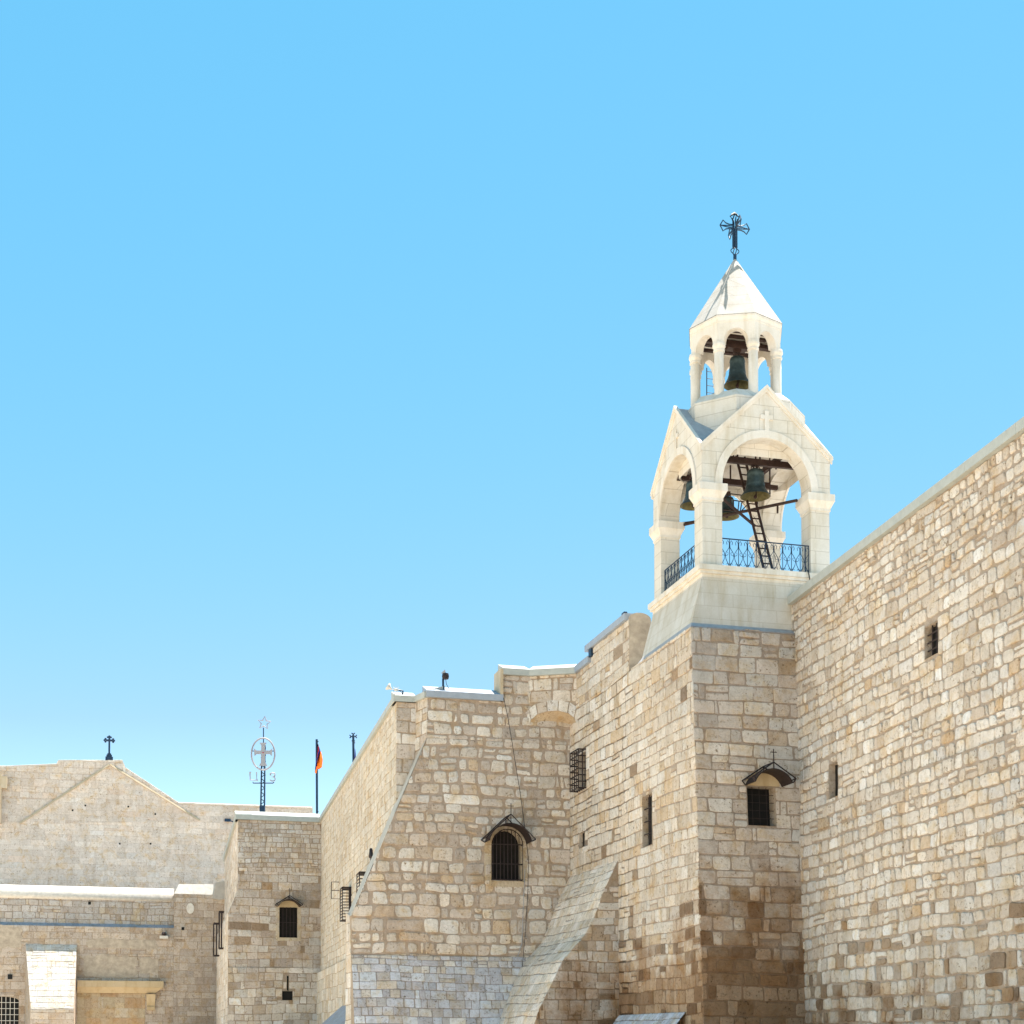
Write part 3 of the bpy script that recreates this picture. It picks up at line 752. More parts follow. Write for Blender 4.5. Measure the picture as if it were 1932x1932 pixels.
# ---- bells
def bell(x, y, ztop, dia, hgt, T, label, group="bells hanging in the tower", first=None):
    if first is not None:
        r = first.copy(); COL.objects.link(r); r.location = T(x, y, ztop); r["label"] = label
        k = dia / .98; r.scale = (k, k, hgt / .92)
        for ch in first.children:
            c_2 = ch.copy(); COL.objects.link(c_2); c_2.parent = r
        return r
    loc = T(x, y, ztop)
    e = thing("bell", loc, label, "bell", group); L = lambda a, b_, z: (loc.x + a, loc.y + b_, loc.z + z)
    m = MB(); rd = dia / 2
    m.lathe([(0, -.02), (rd * .34, -.02), (rd * .50, -.05), (rd * .56, -.12), (rd * .58, -.18), (rd * .55, -.2), (rd * .60, -hgt * .5), (rd * .63, -hgt * .58), (rd * .61, -hgt * .60), (rd * .72, -hgt * .76), (rd * .86, -hgt * .89), (rd, -hgt * .985), (rd, -hgt)], L, 32)
    mk("bell_body", m, M_BELL, e, True, fix=False)
    m = MB(); m.lathe([(rd * .99, -hgt), (rd * .93, -hgt + .01), (rd * .80, -hgt * .88), (rd * .62, -hgt * .7), (rd * .52, -hgt * .4), (rd * .45, -.15), (0, -.1)], L, 32); mk("bell_inside", m, M_BELLIN, e, True, fix=False)
    m = MB(); m.tube([L(0, 0, -.15), L(.03, 0, -hgt - .02)], .022, 6); m.lathe([(.001, -hgt - .08), (.06, -hgt - .04), (.06, -hgt + .02), (.02, -hgt + .07)], L, 10); mk("clapper", m, M_RUST, e)
    m = MB()
    for a in range(0, 360, 60): m.tube([L(.05 * math.cos(R(a)), .05 * math.sin(R(a)), -.03), L(.15 * math.cos(R(a)), .15 * math.sin(R(a)), .05), L(.04 * math.cos(R(a)), .04 * math.sin(R(a)), .14)], .022, 5)
    m.box(-.14, .14, -.08, .08, .12, .26, lambda a, b_, z: L(a, b_, z)); mk("bell_crown", m, M_RUST, e)
    return e
bA = bell(.18, -.95, zbm - .14, 1.0, .92, TB, "green bronze bell hanging in the front arch of the belfry")
bell(-1.5, .35, 3.72, .90, .85, TB, "bell half hidden in the left arch of the belfry", first=bA)
bell(.0, 1.05, 3.55, .85, .68, TB, "lowest bell peeping out behind the front corner pier", first=bA)
bell(.02, -.1, 7.97, .90, 1.0, TLn, "dark bell hanging between the columns of the small upper lantern", first=bA)
m = MB(); m.box(-1.25, 1.25, -.2, .0, 8.32, 8.46, TLn); m.box(-.35, .35, -.26, .06, 8.19, 8.318, TLn)
mk("lantern_beam", m, M_RUST, BT)
# ---- ladders
def ladder(a, b_, wvec, nr, r, label, name="ladder"):
    a, b_, wvec = Vector(a), Vector(b_), Vector(wvec); e = thing(name, a, label, "ladder"); 
    for sg in (-1, 1):
        m = MB(); m.tube([a + wvec * sg, b_ + wvec * sg], r, 6); mk("rail", m, M_RUST, e)
    for i in range(nr):
        m = MB(); p = a.lerp(b_, (i + .5) / nr); m.tube([p - wvec, p + wvec], r * .55, 5); mk("rung", m, M_RUST, e)
    return e
fd = Vector((UF[0], UF[1], 0)); bd = Vector((UL[0], UL[1], 0))
la_, lb_ = (at(1439.7, 1070, 49.4) + at(1457.3, 1071.5, 49.4)) / 2, (at(1388, 862, 51.0) + at(1406, 862, 51.0)) / 2
ladder(la_, lb_, fd * .155, 15, .046, "dark steel ladder leaning inside the belfry behind the front bell")
lz_ = at(1341, 748, 52.2); lz2 = at(1341, 695, 52.2)
ladder(lz_, lz2, fd * .15, 4, .018, "thin upright ladder behind the left columns of the lantern")
# ---- railings
def railing(x0, y0, x1, y1, label):
    a, b_ = Vector((x0, y0)), Vector((x1, y1)); L = (b_ - a).length; d = (b_ - a) / L
    P = lambda t, z: TB(a.x + d.x * t, a.y + d.y * t, z)
    e = thing("railing", P(L / 2, 0), label, "railing", "wrought iron railings round the belfry floor")
    z0, z1 = .07, .98
    m = MB()
    for z, r in ((z0, .013), (z1, .02)): m.tube([P(0, z), P(L, z)], r, 6)
    for t in (0, L, L - .13): m.tube([P(t, 0), P(t, z1)], .022, 6)
    mk("rails", m, M_BLUEI, e)
    n = 10; s = L / n; m = MB()
    for i in range(n):
        t0 = i * s; tc = t0 + s / 2
        m.tube([P(t0, z0), P(t0, z1)], .012, 5)
        for sg in (-1, 1):
            cv = [(tc + sg * s * .48, z0), (tc + sg * s * .1, z0 + .24), (tc + sg * s * .02, z0 + .36), (tc + sg * s * .1, z0 + .46), (tc + sg * s * .44, z0 + .62), (tc + sg * s * .46, z0 + .78), (tc + sg * s * .30, z0 + .86), (tc + sg * s * .16, z0 + .80), (tc + sg * s * .22, z0 + .72)]
            m.tube([P(max(0, min(L, u)), z) for u, z in cv], .011, 5)
            m.tube([P(tc + sg * s * (.02 + .34 * math.sin(q_)), z0 + .36 + .07 * (1 - math.cos(q_))) for q_ in [0, .6, 1.2, 1.8, 2.4]], .009, 4)
            m.tube([P(tc + sg * s * .3 + s * .13 * math.cos(q_), z0 + .07 + .05 * math.sin(q_)) for q_ in [0, .8, 1.6, 2.4, 3.1]], .009, 4)
    mk("scrollwork", m, M_BLUEI, e)
ri = H2 - .02 - SH
railing(-ri, -H2 + .16, ri, -H2 + .16, "scrolled iron railing across the front opening of the belfry")
railing(-H2 + .16, ri, -H2 + .16, -ri, "scrolled iron railing seen edge-on in the left opening of the belfry")
railing(-ri, H2 - .16, ri, H2 - .16, "far scrolled iron railing glimpsed beyond the ladder in the belfry")
m = MB(); pts = [TB(H2 - .9, -H2 - .02, .0), TB(H2 - .88, -H2 - .19, -.02), TB(H2 - .8, -H2 - .2, -.5), TB(H2 - .72, -H2 - .1, -.7)]
m.tube(pts, .018, 5); tag(mk("power_cable", m, M_CABLE), "short dark cable running down from the railing over the white belfry cornice", "cable")
ab = TB(.1, -.95, 2.25); 
m = MB(); m.tube([ab, TB(.8, -.9, 1.3), TB(1.05, -.9, .3)], .008, 4); tag(mk("bell_rope", m, M_CABLE), "thin rope trailing down from the clapper of the front bell", "rope")
m = MB(); m.box(H2 - .62, H2 - .50, -H2 - .27, -H2 - .12, -.78, -.40, TB); tag(mk("junction_box", m, M_LAMP), "small white box at the foot of the white plinth beside the right wall's coping", "box")

# ------------------------------------------------------------ recessed wing between tower and left block
WG = thing("monastery_wing", Wn.p(-3, 0), "stepped rubble stone wing left of the bell tower with a canopied arched window", "building")
masonry("wall", Wm, [ccw(regM[0]), regM[1], regM[2]], opM, WG, breg=[quadr(USPL, UJ, 0, ZT - .02), regM[1], regM[2]], filt=lambda u, z: u >= USPL, edge=.0, **kwM)
window(Wm, opM[1], WG, .12)
w3 = window(Wm, opM[2], WG, .25, M_SHUT)
cage(Wm, (opM[2][0] - .05, opM[2][1] + .05, opM[2][2] - .05, opM[2][3] + .08), .34, 4, 6, .026, WG)
coping(Wm, UP + .1, UD1 + .25, ZP1, WG, M_COPB, .24, .14, .8)
# parapet body with a rounded plastered end
m = MB(); th = .82; prof = [(.0, ZT - .6)] + [(-th / 2 + th / 2 * math.cos(a), ZP1 + .04 + .22 * math.sin(a)) for a in [i * math.pi / 10 for i in range(11)]] + [(-th, ZT - .6)]
m.prism(prof, lambda d, z: Wm.p(UP, z, d - .002), lambda d, z: Wm.p(UP + 3.6, z, d - .002)); mk("parapet", m, M_PLAST, WG)
# recessed wall N
uN0 = Wn.hit(811, 1400)[0]; uN1 = Wn.hit(948, 1290)[0]
zN1 = Wn.hit(880, 1320)[1]; zN2 = Wn.hit(972, 1275)[1]; zb = Wn.hit(830, 1804)[1]
D1, D2 = Wn.hit(806, 1392), Wn.hit(663, 1728); uN0 = D1[0]
opN = opening_px(Wn, 927, 983, 1566, 1661)
regN = [ccw([(D2[0], zb), (0, zb), (0, D2[1]), (D2[0], D2[1])]), ccw([D2, (0, D2[1]), (0, D1[1]), D1]), quadr(uN0, uN1, D1[1], zN1), quadr(uN1, 0, D1[1], zN2)]
masonry("wall", Wn, regN, [opN], WG, 41, h=.47, w=.60, hv=.24, wv=.34, gap=.11, rnd=.15, prot=.03, pal=CREAM, pal2=TOWER, mix=lambda u, z: .5,
        mortar=(.42, .335, .255), wav=.035, edge=.0)
# arched window: spandrels, reveal, pane, cage
u0, u1, z0, z1 = opN; uc = (u0 + u1) / 2; hw = (u1 - u0) / 2; zs = z1 - hw
m = MB(); m.usecol = True; m.col = (.50, .41, .29, 1); n = 14
for sg in (-1, 1):
    arc = [(uc + sg * hw * math.cos(math.pi / 2 * i / n), zs + hw * math.sin(math.pi / 2 * i / n)) for i in range(n + 1)]
    for i in range(n):
        for dd in (.028,):
            m.add([Wn.p(*arc[i], dd), Wn.p(*arc[i + 1], dd), Wn.p(uc + sg * hw, z1 + .0, dd)], [(0, 1, 2)])
        m.quad(Wn.p(*arc[i], .028), Wn.p(*arc[i + 1], .028), Wn.p(*arc[i + 1], -.42), Wn.p(*arc[i], -.42))
    for (a, b_) in ((z0 - .02, z0 + .55), (z0 + .57, z0 + 1.0), (z0 + 1.02, zs)):
        x0, x1 = sorted((uc + sg * (hw + .004), uc + sg * (hw + .28))); m.wbox(Wn, x0, x1, a, b_, -.03, .027)
    m.quad(Wn.p(uc + sg * hw, z0, .02), Wn.p(uc + sg * hw, zs, .02), Wn.p(uc + sg * hw, zs, -.42), Wn.p(uc + sg * hw, z0, -.42))
# voussoir ring
for i in range(11):
    a, b_ = math.pi * i / 11 + .02, math.pi * (i + 1) / 11 - .02
    for q_ in range(3):
        t0, t1 = a + (b_ - a) * q_ / 3, a + (b_ - a) * (q_ + 1) / 3
        pp = [(uc + (hw + r) * math.cos(t), zs + (hw + r) * math.sin(t)) for r, t in ((.004, t0), (.26, t0), (.26, t1), (.004, t1))]
        m.hexa([Wn.p(*p, -.02) for p in pp] + [Wn.p(*p, .034) for p in pp])
m.wbox(Wn, uc - hw - .10, uc + hw + .10, z0 - .26, z0 - .03, -.03, .05)
wN = mk("window", m, M_MAS, WG)
m = MB(); m.wbox(Wn, u0 - .02, u1 + .02, z0 - .02, z1 + .02, -.46, -.40); mk("pane", m, M_SHUT, wN)
m = MB(); dd = .26
for i in range(9):
    t = -1 + 2 * i / 8; u = uc + t * hw; zt = zs + hw * math.sqrt(max(0, 1 - t * t))
    m.tube([Wn.p(u, z0, 0), Wn.p(u, z0, dd), Wn.p(u, zt, dd), Wn.p(u, zt, 0)], .016, 5)
for z in (z0, z0 + .62, zs): m.tube([Wn.p(uc - hw, z, 0), Wn.p(uc - hw, z, dd), Wn.p(uc + hw, z, dd), Wn.p(uc + hw, z, 0)], .022, 5)
for i in range(12):
    a = math.pi * i / 12; b_ = math.pi * (i + 1) / 12
    m.tube([Wn.p(uc + hw * math.cos(a), zs + hw * math.sin(a), dd), Wn.p(uc + hw * math.cos(b_), zs + hw * math.sin(b_), dd)], .02, 5)
mk("grille", m, M_IRON, wN)
ua_, za_ = Wn.hit(964, 1536, .85); canopy(Wn, ua_, za_, 1.0, .95, .86, .70, .09, .85, WG)
# copings over N
coping(Wn, uN0 - .05, uN1, zN1, WG, M_COPB, .25, .16, .9, pitch=.36)
m = MB(); m.wbox(Wn, uN1 - .12, uN1 + .0, zN1 + .0, zN2 + .22, -.9, .14); mk("parapet_end", m, M_DRESS, WG)
# diagonal wall on a squinch arch across the inner corner
PA = Wn.p(Wn.hit(998, 1300)[0], 0); PB = Wm.p(Wm.hit(1088, 1290)[0], 0)
dv = (PB - PA); LW = dv.length; dv.normalize(); nd = Vector((dv.y, -dv.x, 0))
Wd = Wall(PA, (dv.x, dv.y), (nd.x, nd.y))
zq = Wd.hit(1046, 1341)[1]; zsp = zq - .55
aw = LW * .5
segs = 8; regD = []
azf = lambda u: zsp + (zq - zsp) * math.sqrt(max(0, 1 - ((u - LW * .5) / aw) ** 2))
us_ = [LW * i / segs for i in range(segs + 1)]
masonry("wall", Wd, [quadr(0, LW, zq + .36, zN2)], (), WG, 43, h=.42, w=.5, gap=.06, rnd=.1, pal=CREAM, pal2=TOWER, mix=lambda u, z: .4, mortar=(.38, .29, .205), edge=.02)
m = MB(); m.usecol = True; rgs = random.Random(5)
for i in range(7):                # squinch voussoirs and cone
    ua, ub = LW * (1 - math.cos(math.pi * i / 7)) / 2, LW * (1 - math.cos(math.pi * (i + 1) / 7)) / 2
    za, zb2 = azf(ua), azf(ub); cc = pick(rgs, CREAM); cc = (*cc, 1)
    top_ = zq + .362
    m.quad(Wd.p(ua, za, 0), Wd.p(ub, zb2, 0), Wd.p(ub, top_, 0), Wd.p(ua, top_, 0), (.40, .31, .22, 0))
    g0 = .02
    P2 = [(ua + g0, za + .01), (ub - g0, zb2 + .01), (ub - g0 + (ub - LW / 2) * .12, min(top_ + .05, zb2 + .42)), (ua + g0 + (ua - LW / 2) * .12, min(top_ + .05, za + .42))]
    m.hexa([Wd.p(*p, -.04) for p in P2] + [Wd.p(*p, .035) for p in P2], cc)
JP = Wm.p(UJ, 0); JP.z = zsp + .12
pc = [Wd.p(LW * i / 16, azf(LW * i / 16), 0) for i in range(17)]
for i in range(16): m.add([pc[i], pc[i + 1], JP], [(0, 1, 2)], (.50, .385, .25, 1))
sq = mk("squinch_arch", m, M_MAS, WG, fix=False)
coping(Wn, uN1, Wn.hit(998, 1262)[0], zN2, WG, M_COP, .25, .16, .9, pitch=.34)
coping(Wd, .02, LW - .02, zN2, WG, M_COP, .25, .16, .9, pitch=.34)
coping(Wm, UD1 - .2, Wm.hit(1091, 1250)[0], zN2 + .002, WG, M_COPB, .25, .16, .8)
for (x, y) in ((1181, 1164), (1118, 1232)):
    u, z = Wm.hit(x, y); m = MB(); m.wbox(Wm, u - .14, u + .14, z - .15, z + .15, .0, .12)
    tag(mk("junction_box", m, M_BLUEI), "small dark box on the end of the " + ("upper" if x > 1150 else "lower") + " coping step left of the white plinth", "box", "boxes on the coping ends")
# sloping left edge of N and its flank
m = MB(); W_ = Wn
b0, b1 = Wn.p(D1[0], D1[1], .02), Wn.p(D2[0], D2[1], .02); e0, e1 = Wn.p(D1[0] - .0, D1[1], -1.3), Wn.p(D2[0], D2[1], -1.3)
of = Vector((-UF[0], -UF[1], 0)) * .02
m.quad(b0 + of, b1 + of, e1 + of, e0 + of)
t_ = Wn.p(D1[0], zN1, .0); t2 = Wn.p(D1[0], zN1, -1.3)
m.quad(b0 + of, t_ + of, t2 + of, e0 + of)
mk("sloped_edge", m, M_STRIP, WG)
Wbase = Wall(Wn.O + Wn.n * .04, UF, NF, zb, .32)
masonry("wall", Wbase, [[(D2[0], 0), (.0, 0), (.0, zb), (D2[0], zb)]], (), WG, 44, h=.31, w=.40, hv=.2, wv=.32, gap=.028, rnd=.05, prot=.014, pal=SKYGREY, pal2=CREAM, mix=lambda u, z: .12 + .5 * max(0, 1 - (zb - z) / .7), mortar=(.36, .31, .27), wav=.03)
Ws = Wall(Wn.p(D2[0], 0), UL, NL)
masonry("wall", Ws, [ccw([(-.32 * zb, 0), (1.3, 0), (1.3, D2[1] + .2), (0, D2[1]), (0, zb)])], (), WG, 45, h=.62, w=.7, gap=.03, rnd=.03, pal=CREAM, edge=.015)
# P and bevel
zPp = Wp.hit(760, 1325)[1]; uPb = Wp.hit(784, 1400)[0]
masonry("wall", Wp, [quadr(UK, uPb, 3.5, zPp)], (), WG, 46, h=.5, w=.55, gap=.05, rnd=.07, pal=TOWER, pal2=CREAM, mix=lambda u, z: .5, edge=.01)
q0, q1 = Wp.p(uPb, 0), Wn.p(uN0, 0); dv = q1 - q0; LV = dv.length; dv.normalize(); nv_ = Vector((dv.y, -dv.x, 0))
Wv = Wall(q0, (dv.x, dv.y), (nv_.x, nv_.y)); masonry("wall", Wv, [quadr(0, LV, 3.5, zPp)], (), WG, 47, h=.5, w=.5, gap=.05, rnd=.07, pal=TOWER, pal2=CREAM, mix=lambda u, z: .5, edge=.01)
coping(Wp, UK - .08, uPb + .02, zPp, WG, M_COP, .24, .14, .9, pitch=.33); coping(Wv, -.03, LV + .02, zPp + .001, WG, M_COP, .24, .14, .9, pitch=.33)
# long left-facing wall L
ZL = zPp; 
print("ZL", ZL - EYE, "Q z", Wl.hit(607, 1543)[1] - EYE, "zN", zN1 - EYE, zN2 - EYE)
opL = []
for (x_, ya_, yb_) in ((663, 1678, 1732), (697, 1650, 1712)):
    uu_ = Wl.hit(x_, (ya_ + yb_) / 2)[0]; opL.append((uu_, uu_ + .9, Wl.hit(x_, yb_)[1], Wl.hit(x_, ya_)[1]))
zl1 = Wl.hit(630, 1820)[1]
kwL = dict(h=.36, w=.42, hv=.18, wv=.32, gap=.035, rnd=.06, prot=.015, pal=[((.60, .53, .42), 5), ((.64, .58, .48), 4), ((.55, .46, .34), 2)], mortar=(.44, .34, .23), wav=.03)
lmb = MB(); lmb.usecol = True
masonry("wall", Wl, [quadr(0, UQ, zl1, ZL)], opL, seed=51, mb=lmb, **kwL)
Wl2 = Wl.shifted(.22)
kw2 = dict(kwL); kw2.update(h=.6, w=.8, rnd=.03)
masonry("wall", Wl2, [quadr(0, UQ, 0, zl1 - .12)], (), seed=52, mb=lmb, **kw2)
lmb.quad(Wl2.p(0, zl1 - .12, 0), Wl2.p(UQ, zl1 - .12, 0), Wl.p(UQ, zl1, 0), Wl.p(0, zl1, 0), (.40, .32, .24, 0))
mk("wall", lmb, M_MAS, WG)
for k, op in enumerate(opL):
    window(Wl, op, WG, .25, M_SHUT)
    cage(Wl, (op[0] - .1, op[1] + .1, op[2] - .1, op[3] + .1), .46, 1, 11, .024, WG, solid_side=True)
coping(Wl, -.1, UQ, ZL, WG, M_COP, .24, .14, .9)
u, z = Wl.hit(713, 1625); m = MB(); m.tube([Wl.p(u - .3, z - .5, .3), Wl.p(u - .3, z + .2, .3), Wl.p(u, z + .5, .3), Wl.p(u + .3, z + .2, .3)], .07, 6)
mk("window_grille", m, M_IRON, WG)
u, z = Wl.hit(641, 1680); m = MB(); b9 = (.0, .5)
m.tube([Wl.p(u, z + .45, 0), Wl.p(u, z + .45, .45), Wl.p(u, z - .45, .45), Wl.p(u, z - .45, 0), Wl.p(u, z + .45, 0)], .025, 5); m.tube([Wl.p(u, z, 0), Wl.p(u, z, .45)], .02, 5)
tag(mk("wall_bracket", m, M_IRON), "small open iron frame sticking out of the wall just left of the barred cage window", "bracket")
# sloping wedge at the foot of L, its blue-grey imitating sky-lit shade
m = MB(); m.usecol = True; m.col = (.42, .41, .41, 1)
a0 = Wl.hit(656, 1908); 
m.add([Wl.p(-.2, a0[1] + .3, .22), Wl.p(-.2, 0, 4.0), Wl.p(UQ * .55, 0, 4.0), Wl.p(UQ * .55, a0[1] + .3, .22)], [(0, 1, 2, 3)])
mk("sloped_base", m, M_MAS, WG)
# corner buttress between M and N
ub0 = Wm.hit(1168, 1800)[0]
zt0 = Wm.hit(1166, 1619)[1]; off = lambda x, y: (lambda h_: h_)(0)
Wc = Wall(Wm.p(ub0, 0), UF, NF)                        # its front face
prof = [(.02, zt0)] + [Wc.hit(x, y) for x, y in ((1142, 1674), (1121, 1732), (1106, 1762), (1063, 1811), (1043, 1852), (1017, 1906))]; prof.append((prof[-1][0] - .9, .0))
mm = MB(); mm.usecol = True; mslope = MB(); mslope.usecol = True
for a, b_ in zip(prof, prof[1:]):
    masonry("wall", Wc, [ccw([(0.0, b_[1]), (b_[0], b_[1]), (a[0], a[1]), (0.0, a[1])])], (), seed=61, h=.36, w=.55, gap=.045, rnd=.06, pal=BROWN, pal2=TOWER, mix=lambda u, z: .75, mortar=(.36, .275, .195), mb=mm, edge=.01)
    # sloping face: a wall whose batter is the slope
    dz = a[1] - b_[1]; k = -(b_[0] - a[0]) / dz
    Wx = Wall(Wc.p(a[0], 0) , UL, NL, a[1], k)
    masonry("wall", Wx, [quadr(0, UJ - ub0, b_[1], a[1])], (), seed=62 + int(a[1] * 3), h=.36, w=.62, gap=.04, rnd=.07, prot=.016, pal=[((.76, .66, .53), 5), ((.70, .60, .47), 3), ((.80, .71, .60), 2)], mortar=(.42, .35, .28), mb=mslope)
bo_ = mk("buttress", mm, M_MAS, WG); bo_["dirt"] = 4.6; mk("slope", mslope, M_MAS, bo_)["dirt"] = -9.0
# low sloped ledge at the foot of M (bottom edge of the picture)
m = MB(); m.usecol = True
Wfo = Wall(Wm.p(-1.5, 0, .05), UL, NL, Wm.hit(1240, 1912)[1], .8)
masonry("wall", Wfo, [quadr(2.0, ub0 + 1.3, 0, Wfo.zref)], (), WG, 66, h=.4, w=.3, gap=.03, rnd=.05, pal=SKYGREY, mortar=(.34, .29, .24))
# core and roof of the wing
m = MB()
def xy(v): return (v.x, v.y)
core = [xy(Wm.p(5.5, 0, -.85)), xy(Wm.p(UJ, 0, -.85)), xy(Wn.p(-.2, 0, -.85)), xy(Wn.p(uN0 + .9, 0, -.7)), xy(Wp.p(UK + .85, 0, -.7)), xy(Wl.p(UQ, 0, -.85)), (-2, 96), (16, 90), (14, 56)]
m.prism(core, lambda x, y: (x, y, .01), lambda x, y: (x, y, zN1 - .25)); mk("roof", m, M_GREYR, WG)

# ------------------------------------------------------------ left block
LB = thing("stone_block", Wbf.p(UB / 2, 0), "narrow rubble stone block with one canopied shuttered window, beside the long sloping roofline", "building")
zB = Wbf.hit(525, 1549)[1]; zf1 = Wbf.hit(448, 1680)[1]; zf0 = Wbf.hit(433, 1722)[1]; FL = .55
opB = [opening_px(Wbf, 527, 561, 1712, 1769), opening_px(Wbf, 541, 544.5, 1841, 1869), opening_px(Wbf, 532, 552, 1870, 1887)]
zst = Wbf.hit(520, 1826)[1]
mb_ = MB(); mb_.usecol = True
kwB = dict(hv=.2, wv=.3, rnd=.06, prot=.016, mortar=(.37, .29, .21), edge=.0)
masonry("w", Wbf, [quadr(UB, 0, zB - 3.1, zB)], opB, seed=71, h=.30, w=.36, gap=.045, pal=TOWER, pal2=CREAM, mix=lambda u, z: .5 if z > zB - 2.6 else .1, mb=mb_, **kwB)
masonry("w", Wbf, [quadr(UB, 0, zf1, zB - 3.1), [(UB - FL, zf0), (0, zf0), (0, zf1), (UB, zf1)], quadr(UB - FL, 0, zst, zf0)], opB, seed=72, h=.45, w=.68, gap=.035, pal=TOWER, pal2=BROWN, mix=lambda u, z: .10, mb=mb_, **kwB)
Wbf2 = Wbf.shifted(.07)
masonry("w", Wbf2, [quadr(UB - FL, 0, 0, zst)], opB, seed=73, h=.46, w=.62, gap=.05, pal=CREAM, pal2=TOWER, mix=lambda u, z: .5, mb=mb_, **kwB)
mb_.quad(Wbf.p(UB - FL, zst, 0), Wbf.p(0, zst, 0), Wbf2.p(0, zst, 0), Wbf2.p(UB - FL, zst, 0), (.38, .3, .22, 0))
mk("wall", mb_, M_MAS, LB)
u0, u1, z0, z1 = opB[0]
window(Wbf, opB[0], LB, .14, M_SHUT, bars=(4, 1, .05, .018), surround=.22)
m = MB(); uc = (u0 + u1) / 2; pl = [(uc - (u1 - u0) * .62 * math.cos(math.pi * i / 16), z1 + .0 + .40 * math.sin(math.pi * i / 16)) for i in range(17)]
m.prism(pl, lambda u, z: Wbf.p(u, z, .034), lambda u, z: Wbf.p(u, z, -.1)); mk("tympanum", m, M_YELLOW, LB)
ua_, za_ = Wbf.hit(546.5, 1689.5, .8); canopy(Wbf, ua_, za_, .80, .52, .66, .40, .10, .8, LB, .45)
window(Wbf2, opB[1], LB, .22); window(Wbf2, opB[2], LB, .22)
coping(Wbf, UB - .14, -.02, zB, LB, M_COP, .30, .16, 1.2, pitch=.38)
mb_ = MB(); mb_.usecol = True; LBL = 22.5
opBl = [opening_px(Wbl, 417, 421, 1730, 1780)]
masonry("w", Wbl, [quadr(0, LBL, zf1, zB)], (), seed=75, h=.42, w=.8, gap=.035, pal=CREAM, pal2=TOWER, mix=lambda u, z: .3, mb=mb_, **kwB)
Wbs = Wall(Wbl.O, (Wbl.U.x, Wbl.U.y), (Wbl.n.x, Wbl.n.y), zf1, FL / (zf1 - zf0))
masonry("w", Wbs, [quadr(0, LBL, zf0, zf1)], (), seed=76, h=.42, w=.8, gap=.035, pal=CREAM, mb=mb_, **kwB)
masonry("w", Wbl.shifted(FL), [quadr(0, LBL, 0, zf0)], (), seed=77, h=.45, w=.9, gap=.03, pal=WARM, pal2=CREAM, mix=lambda u, z: .5, mb=mb_, **kwB)
mk("wall", mb_, M_MAS, LB)
coping(Wbl, -.1, LBL, zB, LB, M_COP, .34, .16, 1.0)
WblS = Wbl.shifted(FL)
for (x0, y0, y1, dd_) in ((423, 1720, 1788, .3), (415, 1742, 1802, .42)):
    uu = WblS.hit(x0, (y0 + y1) / 2)[0]; zt, zb3 = WblS.hit(x0, y0)[1], WblS.hit(x0, y1)[1]
    cage(WblS, (uu, uu + 1.2, zb3, zt), dd_, 2, 1, .035, LB)
m = MB(); core = [xy(Wbf.p(UB + .3, 0, -.4)), xy(Wbl.p(LBL, 0, -.3)), (-8, 116), (-4, 97), xy(Wbf.p(-.1, 0, -.4))]
m.prism(core, lambda x, y: (x, y, .01), lambda x, y: (x, y, zB - .02)); mk("roof", m, M_GREYR, LB)

# ------------------------------------------------------------ church: far gable wall and lower entrance wall
CH = thing("church_front", Wg.p(-8, 0), "pale ashlar church front with a faint gable moulding above a lower whitewash-topped entrance wall", "church")
fp = [Wf.hit(x, y) for x, y in ((-330, 1440), (10, 1445), (106, 1441), (110, 1434), (231, 1434), (237, 1448), (337, 1514), (590, 1523))]
zlow = fp[6][1] - .15
mb_ = MB(); mb_.usecol = True
ASH = [((.66, .57, .475), 6), ((.68, .595, .50), 5), ((.64, .55, .455), 3), ((.67, .60, .52), 1), ((.66, .54, .43), .6)]
kwF = dict(h=.46, w=.92, hv=.2, wv=.35, gap=.014, rnd=.012, prot=.004, pal=ASH, mortar=(.53, .43, .34), wav=.008)
uA = fp[0][0]; uE = fp[7][0]; zend = 8.0
masonry("w", Wf, [quadr(uA, uE, zend, zlow)], (), seed=81, mb=mb_, **kwF)
kwF2 = dict(kwF); kwF2.update(gap=.05, rnd=.08, h=.55, w=.8, prot=.012)
masonry("w", Wf, [ccw([(uA, zlow), (fp[3][0], zlow), (fp[3][0], fp[2][1]), fp[1], fp[0]]), ccw([(fp[3][0], zlow), (fp[5][0], zlow), (fp[4][0], fp[4][1]), fp[3]]),
                  ccw([(fp[5][0], zlow), (fp[6][0], zlow), fp[6], fp[5]]), ccw([(fp[6][0], zlow), (uE, zlow), fp[7], fp[6]])], (), seed=82, mb=mb_, **kwF2)
mk("gable_wall", mb_, M_MAS, CH)
m = MB()      # thickness behind the outline
for i in range(len(fp) - 1):
    (a, za), (b_, zb_) = fp[i], fp[i + 1]
    if b_ - a < .02: continue
    m.hexa([Wf.p(a, za - .10, .01), Wf.p(b_, zb_ - .10, .01), Wf.p(b_, zb_ - .10, -.5), Wf.p(a, za - .10, -.5), Wf.p(a, za - .07, .015), Wf.p(b_, zb_ - .07, .015), Wf.p(b_, zb_ + .09, -.45), Wf.p(a, za + .09, -.45)])
    m.hexa([Wf.p(a, zend, -.02), Wf.p(b_, zend, -.02), Wf.p(b_, zend, -1.1), Wf.p(a, zend, -1.1), Wf.p(a, za, .0), Wf.p(b_, zb_, .0), Wf.p(b_, zb_ + .02, -1.1), Wf.p(a, za + .02, -1.1)])
mk("wall_top", m, M_WASH, CH)
